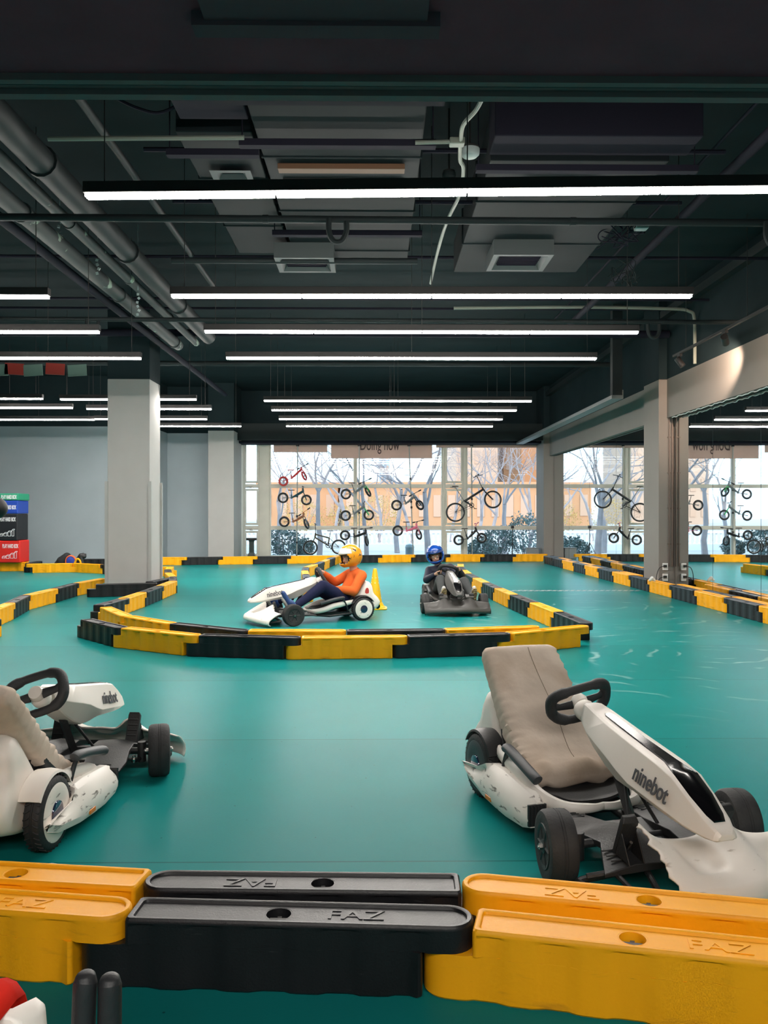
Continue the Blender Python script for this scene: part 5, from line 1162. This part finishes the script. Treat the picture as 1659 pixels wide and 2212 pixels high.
for s in (-1, 1): caps += [[(hip[s], 0.100), (lerp(hip[s], kn[s], .5), 0.088), (kn[s], 0.070), (lerp(kn[s], an[s], .4), 0.062), (lerp(kn[s], an[s], .90), 0.046)]]
fuse('trousers', caps, M_navy, body, 0.010, 5)
def shoe(a, toe, m1, m2, parent, side):
    a, toe = V(a), V(toe); d = (toe-a).normalized(); dn = V((0, 0.75, -0.66)); n = d.cross(V((1, 0, 0))).normalized(); n = n if n.y > 0 else -n
    caps = [[(a+d*-0.015, 0.040), (a+n*0.035-d*0.03, 0.034), (a+n*0.040+d*0.03, 0.034), (a+n*0.035+d*0.10, 0.036), (toe+n*0.030, 0.028)], [(a, 0.042), (a+d*0.07+n*0.01, 0.038)]]
    u = fuse('shoe', caps, m1, parent, 0.007, 3)
    q = MB(); rings = []
    for t_, w_ in ((-0.055, 0.020), (-0.04, 0.033), (0.0, 0.037), (0.05, 0.034), (0.10, 0.041), (0.15, 0.036), (0.185, 0.016)):
        c = a+d*t_+n*0.064; rings.append([c+V((x*w_, 0, 0))+n*z for x, z in ((-1, 0), (1, 0), (0.9, 0.022), (-0.9, 0.022))])
    q.loft(rings)
    for k in range(7): q.box(a+d*(-0.03+k*0.03)+n*0.088, (0.055, 0.009, 0.009))
    q.build('sole', m2, u, bevel=0.004); return u
M_sole = rgb('sole_grey', (0.35, 0.34, 0.33), 0.7)
for s in (-1, 1): shoe(an[s], an[s]+V((0, 0.115, 0.190)), rgb('shoe_navy_blue', (0.02, 0.06, 0.20), 0.5), M_sole, body, s)
M_hel = stain(mat('helmet_orange', (0.88, 0.33, 0.012), 0.22, coat=0.6), (0.02, 0.012, 0.01), 11, 0.60, 0.615, dist=2.0)
helmet(hc+V((0, 0.0, 0.02)), hf, hu, 1.0, M_hel, body, (18, 52), label='orange full face helmet with black flame markings')
# ---- child in the blue helmet
L4 = K4.location; R4 = K4.rotation_euler
sh = {-1: V((-0.085, 0.05, 0.545)), 1: V((0.205, 0.01, 0.505))}
el = {-1: V((-0.235, 0.17, 0.44)), 1: V((0.265, 0.17, 0.38))}
rim = {-1: V((-0.118, 0.445, 0.560)), 1: V((0.118, 0.420, 0.500))}
wr = {-1: V((-0.165, 0.375, 0.535)), 1: V((0.165, 0.355, 0.475))}
hip = {-1: V((-0.06, 0.12, 0.21)), 1: V((0.09, 0.12, 0.21))}
kn = {-1: V((-0.20, 0.58, 0.385)), 1: V((0.13, 0.58, 0.415))}
an = {-1: V((-0.26, 0.90, 0.20)), 1: V((0.145, 0.90, 0.20))}
hc = V((0.135, 0.09, 0.715)); hf = V((0.10, 1, -0.16)); hu = V((0.20, 0.13, 1))
caps = [[((0.01, 0.12, 0.22), 0.090), ((0.03, 0.05, 0.36), 0.088), ((0.06, 0.02, 0.50), 0.085)], [((0.07, 0.03, 0.54), 0.045), ((0.12, 0.07, 0.66), 0.040)]]
caps += head_caps(hc, hf, hu, 0.96)
for s in (-1, 1):
    caps += [[((0.06, 0.03, 0.50), 0.06), (sh[s], 0.042), (el[s], 0.032), (wr[s], 0.021)], [(hip[s], 0.068), (kn[s], 0.045), (an[s], 0.030)], [(an[s], 0.030), (an[s]+V((0, 0.09, 0.09)), 0.022)]]
    caps += hand_caps(wr[s], rim[s], V((0, 0.5, 0.86)), (wr[s]-rim[s]), side=1, k=0.95)
child = fuse('person', caps, M_skin, None, 0.0055, 3); child.location = L4; child.rotation_euler = R4
tag(child, 'child in navy jacket, grey trousers and blue helmet leaning in the dark kart', 'person')
M_jk = mat('navy_jacket', (0.010, 0.013, 0.035), 0.6, bump=0.6, bscale=8, var=0.1)
M_gt = mat('grey_trousers', (0.055, 0.060, 0.062), 0.9, bump=0.5, bscale=9, var=0.12)
caps = [[((0.01, 0.12, 0.24), 0.112), ((0.03, 0.06, 0.36), 0.115), ((0.055, 0.03, 0.48), 0.105), ((0.065, 0.03, 0.53), 0.072)], [((0.08, 0.04, 0.575), 0.055)]]
for s in (-1, 1): caps += [[((0.06, 0.03, 0.50), 0.085), (sh[s], 0.062), (lerp(sh[s], el[s], .5), 0.056), (el[s], 0.054), (lerp(el[s], wr[s], .5), 0.046), (lerp(el[s], wr[s], .88), 0.034)]]
fuse('jacket', caps, M_jk, child, 0.010, 5)
caps = [[((0.01, 0.11, 0.20), 0.108), ((0.02, 0.10, 0.25), 0.10)]]
for s in (-1, 1): caps += [[(hip[s], 0.088), (lerp(hip[s], kn[s], .5), 0.080), (kn[s], 0.068), (lerp(kn[s], an[s], .5), 0.058), (lerp(kn[s], an[s], .92), 0.046)]]
fuse('trousers', caps, M_gt, child, 0.010, 5)
for s in (-1, 1): shoe(an[s], an[s]+V((0, 0.07, 0.15)), rgb('shoe_white', (0.5, 0.5, 0.5), 0.5), stain(mat('sole_brown', (0.16, 0.12, 0.07), 0.8), (0.5, 0.4, 0.2), 40, 0.5, 0.6), child, s)
face(hc, hf, hu, 0.96, child)
hb_, P_ = helmet(hc+V((0, 0.0, 0.02)), hf, hu, 0.98, mat('helmet_blue', (0.010, 0.075, 0.42), 0.2, coat=0.6), child, (17, 34), label='blue full face helmet with raised visor and pale arc', vmat=mat('visor_blue', (0.015, 0.05, 0.20), 0.15))
q = MB(); q.tube([P_(a, 56-abs(a)*0.10, 1.012) for a in range(-34, 35, 4)], [0.002]+[0.007]*16+[0.002], 6, flat=0.5); q.build('pale_arc', rgb('arc_pale', (0.6, 0.72, 0.85)), hb_)
# ---- bystander whose padded sleeve enters at the left edge
pb = C2(-3.375, 6.5); off = V((pb.x, pb.y, 0.035))
J = dict(hipL=V((-0.10, 0, 0.92)), hipR=V((0.10, 0, 0.92)), shL=V((-0.20, 0, 1.44)), shR=V((0.20, 0, 1.44)))
caps = [[((0, 0, 0.95), 0.13), ((0, 0, 1.15), 0.12), ((0, 0, 1.36), 0.13)], [((0, 0, 1.45), 0.06), ((0, 0.01, 1.56), 0.055)]]+head_caps((0, 0.01, 1.66), (0, 1, -0.25), (0, 0.2, 1), 1.05)
for s in (-1, 1):
    e_ = V((s*0.37, 0.08, 1.335)); w_ = V((s*0.13, 0.26, 1.30))
    caps += [[(V((s*0.19, 0, 1.44)), 0.055), (e_, 0.042), (w_, 0.027)], [(V((s*0.09, 0, 0.92)), 0.095), (V((s*0.11, 0.03, 0.50)), 0.06), (V((s*0.12, 0, 0.09)), 0.04)], [(V((s*0.12, 0, 0.05)), 0.045), (V((s*0.13, 0.15, 0.035)), 0.032)]]+hand_caps(w_, w_+V((-s*0.05, 0.03, 0.02)), V((0, 0, 1)), V((s*1, 0, 0)), grip=0.012, side=1)
by = fuse('person', caps, M_skin, None, 0.008, 3); by.location = off; tag(by, 'bystander in black padded jacket, only the bent sleeve showing at the left edge', 'person')
M_pad = mat('black_padded_fabric', (0.006, 0.006, 0.007), 0.55, bump=0.7, bscale=6)
caps = [[((0, 0, 0.93), 0.18), ((0, 0, 1.15), 0.17), ((0, 0, 1.38), 0.17), ((0, 0, 1.48), 0.10)]]
for s in (-1, 1):
    e_ = V((s*0.37, 0.08, 1.335)); w_ = V((s*0.13, 0.26, 1.30)); caps += [[(V((s*0.18, 0, 1.43)), 0.10), (lerp((s*0.19, 0, 1.44), e_, .55), 0.088), (e_, 0.085), (lerp(e_, w_, .5), 0.075), (lerp(e_, w_, .85), 0.055)]]
fuse('jacket', caps, M_pad, by, 0.012, 4)
caps = [[((0, 0, 0.93), 0.15), ((0, 0, 0.86), 0.14)]]
for s in (-1, 1): caps += [[(V((s*0.09, 0, 0.88)), 0.115), (V((s*0.11, 0.03, 0.50)), 0.085), (V((s*0.12, 0, 0.12)), 0.065)]]
fuse('trousers', caps, M_navy, by, 0.012, 4)
fuse('hair', [[((0, -0.02, 1.71), 0.094), ((0, -0.04, 1.64), 0.085)]], rgb('hair_black', (0.012, 0.010, 0.009), 0.7), by, 0.01, 3)
for s in (-1, 1): fuse('shoe', [[(V((s*0.12, -0.03, 0.05)), 0.052), (V((s*0.13, 0.16, 0.042)), 0.044)]], M_dk, by, 0.01, 3)
face((0, 0.01, 1.66), (0, 1, -0.25), (0, 0.2, 1), 1.05, by)

# ================================================================== LOOSE THINGS
pc = C2(-0.125, 11.76); t = thing('traffic_cone', 'yellow plastic traffic cone with pale dots behind the white kart', 'traffic cone', pc)
b = MB(); b.lathe([(0.150, 0.012), (0.146, 0.030), (0.140, 0.034), (0.125, 0.045), (0.112, 0.07), (0.105, 0.085), (0.098, 0.09), (0.030, 0.53), (0.022, 0.555), (0.012, 0.56), (0.001, 0.561)], n=36); b.build('cone_body', M_cone, t)
b = MB(); b.loft([superring(V((0, 0, z)), V((1, 0, 0)), V((0, 1, 0)), a, a, 6, 40) for z, a in ((0.0, 0.165), (0.004, 0.168), (0.016, 0.168), (0.022, 0.160))]); b.build('cone_base', M_cone, t)
b = MB()
for z, n_, o_ in ((0.43, 5, 0), (0.36, 6, .5), (0.26, 5, .2), (0.15, 6, .7)):
    r = 0.098-(z-0.09)/0.44*0.068
    for k in range(n_): a = 2*PI*(k+o_)/n_; b.ell((r*math.cos(a), r*math.sin(a), z), (0.006, 0.006, 0.007), 8, 6)
b.build('reflective_dots', M_txtw, t); t['kind'] = ''
del t['kind']
# stack of foam jump boxes on the far left
BXS = (('red', (0.72, 0.018, 0.012), 0.50, 0.78, 'red foam jump box with white lettering, lowest of the stack at the left edge'), ('black', (0.012, 0.013, 0.018), 0.60, 0.75, 'black foam jump box with white lettering, standing on the red one'), ('blue', (0.012, 0.06, 0.40), 0.30, 0.75, 'blue foam jump box between the black and the green ones'), ('green', (0.02, 0.30, 0.17), 0.16, 0.79, 'flat green foam jump box, topmost of the stack at the left edge'))
z0 = 0.2; xr = RZ(43, 1106, 19.1).x
for i, (cn, c, hh, ww, lb) in enumerate(BXS):
    xe = xr-[0, 0.035, 0.025, 0.005][i]; yc = 19.1+0.33
    b = MB(); b.box((0, 0, hh/2), (ww, 0.6, hh-0.004)); o = b.build('jump_box', mat('foam_'+cn, c, 0.55, bump=0.2, bscale=12), smooth=False, bevel=0.02); o.location = (xe-ww/2, yc, z0); o.rotation_euler.z = math.radians([3, 0, 0, -1][i]); tag(o, lb, 'foam box', 'stack of foam jump boxes')
    M = frame((ww/2-0.21, -0.303, hh-0.13 if i < 2 else hh/2-0.01), (1, 0, 0), (0, 0, 1), (0, -1, 0)); text_obj('PLAY HARD BOX', 0.125, 0.002, M_txtw, 'printed_lettering', o, M, sx=0.36, off=0.003)
    if i < 2:
        q = MB()
        for k, (w_, h_) in enumerate(((0.065, 0.03), (0.065, 0.055), (0.065, 0.09), (0.045, 0.13))):
            x = ww/2-0.39+k*0.09; zb = 0.10
            for (x0, z0_, x1, z1_) in ((x, zb, x+w_, zb), (x, zb+h_, x+w_, zb+h_), (x, zb, x, zb+h_), (x+w_, zb, x+w_, zb+h_), (x, zb+h_, x+0.025, zb+h_+0.025), (x+w_, zb+h_, x+w_+0.02, zb+h_+0.025), (x+0.025, zb+h_+0.025, x+w_+0.02, zb+h_+0.025)): q.tube([(x0, -0.302, z0_), (x1, -0.302, z1_)], 0.005, 4)
        q.build('printed_outline', M_txtw, o)
    z0 += hh
chain([(-8.15, 19.60), (-9.1, 19.62)], 'y', '', 'back left lane edge', 0, special={0: 'yellow barrier block hidden under the back of the foam box stack'})
# gear on the dark barrier
gx = lambda px: RZ(px, 1106, 19.7).x; gy = 19.75
fuse_ = fuse('jacket', [[(V((-0.22, 0, 0.05)), 0.06), (V((-0.05, 0, 0.16)), 0.13), (V((0.06, 0, 0.27)), 0.10), (V((0.14, 0, 0.10)), 0.12)], [(V((-0.05, 0, 0.10)), 0.12), (V((0.14, 0.1, 0.08)), 0.1)]], mat('dark_cloth', (0.015, 0.018, 0.020), 0.8, bump=0.8, bscale=9), None, 0.012, 2)
fuse_.location = (gx(140), gy, 0.03); tag(fuse_, 'dark jacket heaped behind the yellow barriers right of the foam boxes', 'jacket')
b = MB(); b.lathe([(0.02, -0.05), (0.12, -0.05), (0.16, -0.02), (0.165, 0.02), (0.12, 0.05), (0.02, 0.05)], axis='y', n=28); b.cur = 1; b.lathe([(0.166, -0.035), (0.20, -0.03), (0.205, 0.0), (0.20, 0.03), (0.166, 0.035)], axis='y', n=28, closed=True); o = b.build('ring_cushion', [rgb('cushion_blue', (0.02, 0.05, 0.35), 0.6), rgb('cushion_orange', (0.85, 0.16, 0.05), 0.6)]); o.scale = (0.62, 0.8, 0.72); o.location = (gx(160), gy-0.18, 0.206); tag(o, 'blue cushion with orange rim leaning beside the heaped dark jacket', 'cushion')
o = fuse('glove', [[(V((-0.06, 0, 0.25)), 0.05), (V((0.0, 0, 0.32)), 0.06), (V((0.05, 0, 0.36)), 0.03)], [(V((0, 0, 0.32)), 0.06), (V((0.08, 0, 0.30)), 0.045), (V((0.10, 0, 0.35)), 0.025)], [(V((0, 0, 0.30)), 0.06), (V((0, 0, 0.08)), 0.075)]], M_dk, None, 0.01, 2); o.location = (gx(172), gy+0.12, 0.0); tag(o, 'black glove perched behind the orange rimmed cushion', 'glove')
b = MB(); b.tube(catmull([(-0.08, 0, 0.02), (-0.04, 0, 0.20), (0.02, 0, 0.27), (0.08, 0, 0.20), (0.10, 0, 0.02)], 5), 0.022, 8); o = b.build('strap', M_yel); o.location = (gx(176), gy-0.28, 0.0); tag(o, 'yellow strap loop beside the orange rimmed cushion', 'strap')
# litter
for (px, py, a, lb) in ((1520, 1924, 1.0, 'white cable tie sticking out under the nose of the right kart'), (112, 1861, 0.1, 'white cable tie lying behind the left yellow barrier')):
    p = RH(px, py, 0.015); b = MB(); b.tube([(-0.03, 0, 0.0), (0, 0, 0.004), (0.035*math.cos(a), -0.035*math.sin(a), 0.0)], 0.002, 5); b.box((-0.03, 0, 0.0), (0.008, 0.006, 0.006)); o = b.build('cable_tie', M_wht); o.location = (p.x, p.y, 0.004); tag(o, lb, 'cable tie')
o = fuse('tissue', [[(V((-0.04, 0, 0.02)), 0.022), (V((0, 0, 0.05)), 0.035), (V((0.04, 0.01, 0.02)), 0.022)]], M_wht, None, 0.006, 1); p = RZ(1409, 1249, 13.95); o.location = (p.x, p.y, 0.2); tag(o, 'crumpled white tissue on the barriers at the foot of the socket pillar', 'tissue')
# lower left corner: white chair with a red cloth, twin black prongs
t = thing('plastic_chair', 'white plastic chair at the lower left corner, only its back corner in view', 'chair', C2(-0.695, 1.10))
b = MB(); rings = []
for z, w_, y in ((0.30, 0.20, 0.0), (0.34, 0.215, 0.0), (0.45, 0.22, 0.03), (0.58, 0.215, 0.07), (0.625, 0.205, 0.085), (0.635, 0.19, 0.087)): rings.append([V((-w_, y+0.03, z)), V((-w_*0.9, y+0.0, z)), V((w_*0.9, y+0.0, z)), V((w_, y+0.03, z)), V((w_, y+0.05, z)), V((w_*0.88, y+0.022, z)), V((-w_*0.88, y+0.022, z)), V((-w_, y+0.05, z))])
b.loft(rings); b.build('backrest', M_white, t, bevel=0.006)
b = MB(); b.box((0, -0.18, 0.30), (0.42, 0.40, 0.03)); b.build('seat', M_white, t, bevel=0.01)
for sx in (-1, 1):
    for y in (-0.34, 0.0): b = MB(); b.tube([(sx*0.18, y, 0.29), (sx*0.20, y+(0.02 if y == 0 else -0.02), 0.0)], [0.022, 0.016], 8); b.build('leg', M_white, t)
caps = []
rnd = random.Random(8)
b = MB(); NX, NY = 30, 26; vs = []
for j in range(NY+1):
    for i in range(NX+1):
        u, v_ = i/NX, j/NY; x = -0.30+u*0.445; a = (v_-0.35)*0.55
        if v_ < 0.35: y, z = 0.165+(0.35-v_)*0.10, 0.665-(0.35-v_)*0.75
        elif v_ < 0.5: y, z = 0.165-(v_-0.35)*0.9, 0.665+0.02*math.sin((v_-0.35)/0.15*PI)
        else: y, z = 0.03-(v_-0.5)*0.10, 0.66-(v_-0.5)*0.5
        z += -0.055*max(0, (u-0.72)/0.28)**1.6+0.012*math.sin(u*26+v_*5)*(0.3+u)*0.7+0.012*noise.noise(V((u*5, v_*5, 1))); y += 0.012*math.sin(u*19+v_*9)+0.02*noise.noise(V((u*4, v_*6, 7)))
        x += 0.02*noise.noise(V((v_*9, 3, u)))
        vs.append(V((x, y, z)))
b.add(vs, [(j*(NX+1)+i, j*(NX+1)+i+1, (j+1)*(NX+1)+i+1, (j+1)*(NX+1)+i) for j in range(NY) for i in range(NX)])
o = b.build('red_cloth', M_redf, solid=0.006, ang=80); o.location = C2(-0.68, 1.10, 0.004); tag(o, 'rumpled red cloth draped over the white chair back at the lower left corner', 'cloth')
t = thing('handle_stand', 'black stand with twin rounded handles at the bottom edge', 'stand', C2(-0.402, 1.19))
for k, (x, zt) in enumerate(((-0.0175, 0.694), (0.0165, 0.690))):
    b = MB(); b.tube(catmull([(x*1.25, -0.02, 0.02), (x*1.25, -0.015, 0.4), (x*1.05, 0, zt-0.05), (x, 0.004, zt-0.012), (x, 0.004, zt)], 6), [0.0165]*18+[0.0155, 0.0145, 0.0135, 0.012, 0.010, 0.007, 0.003][:7], 14); b.build('handle', M_dk, t)
b = MB(); b.box((0, -0.02, 0.012), (0.16, 0.2, 0.024)); b.build('base', M_dk, t, bevel=0.006)
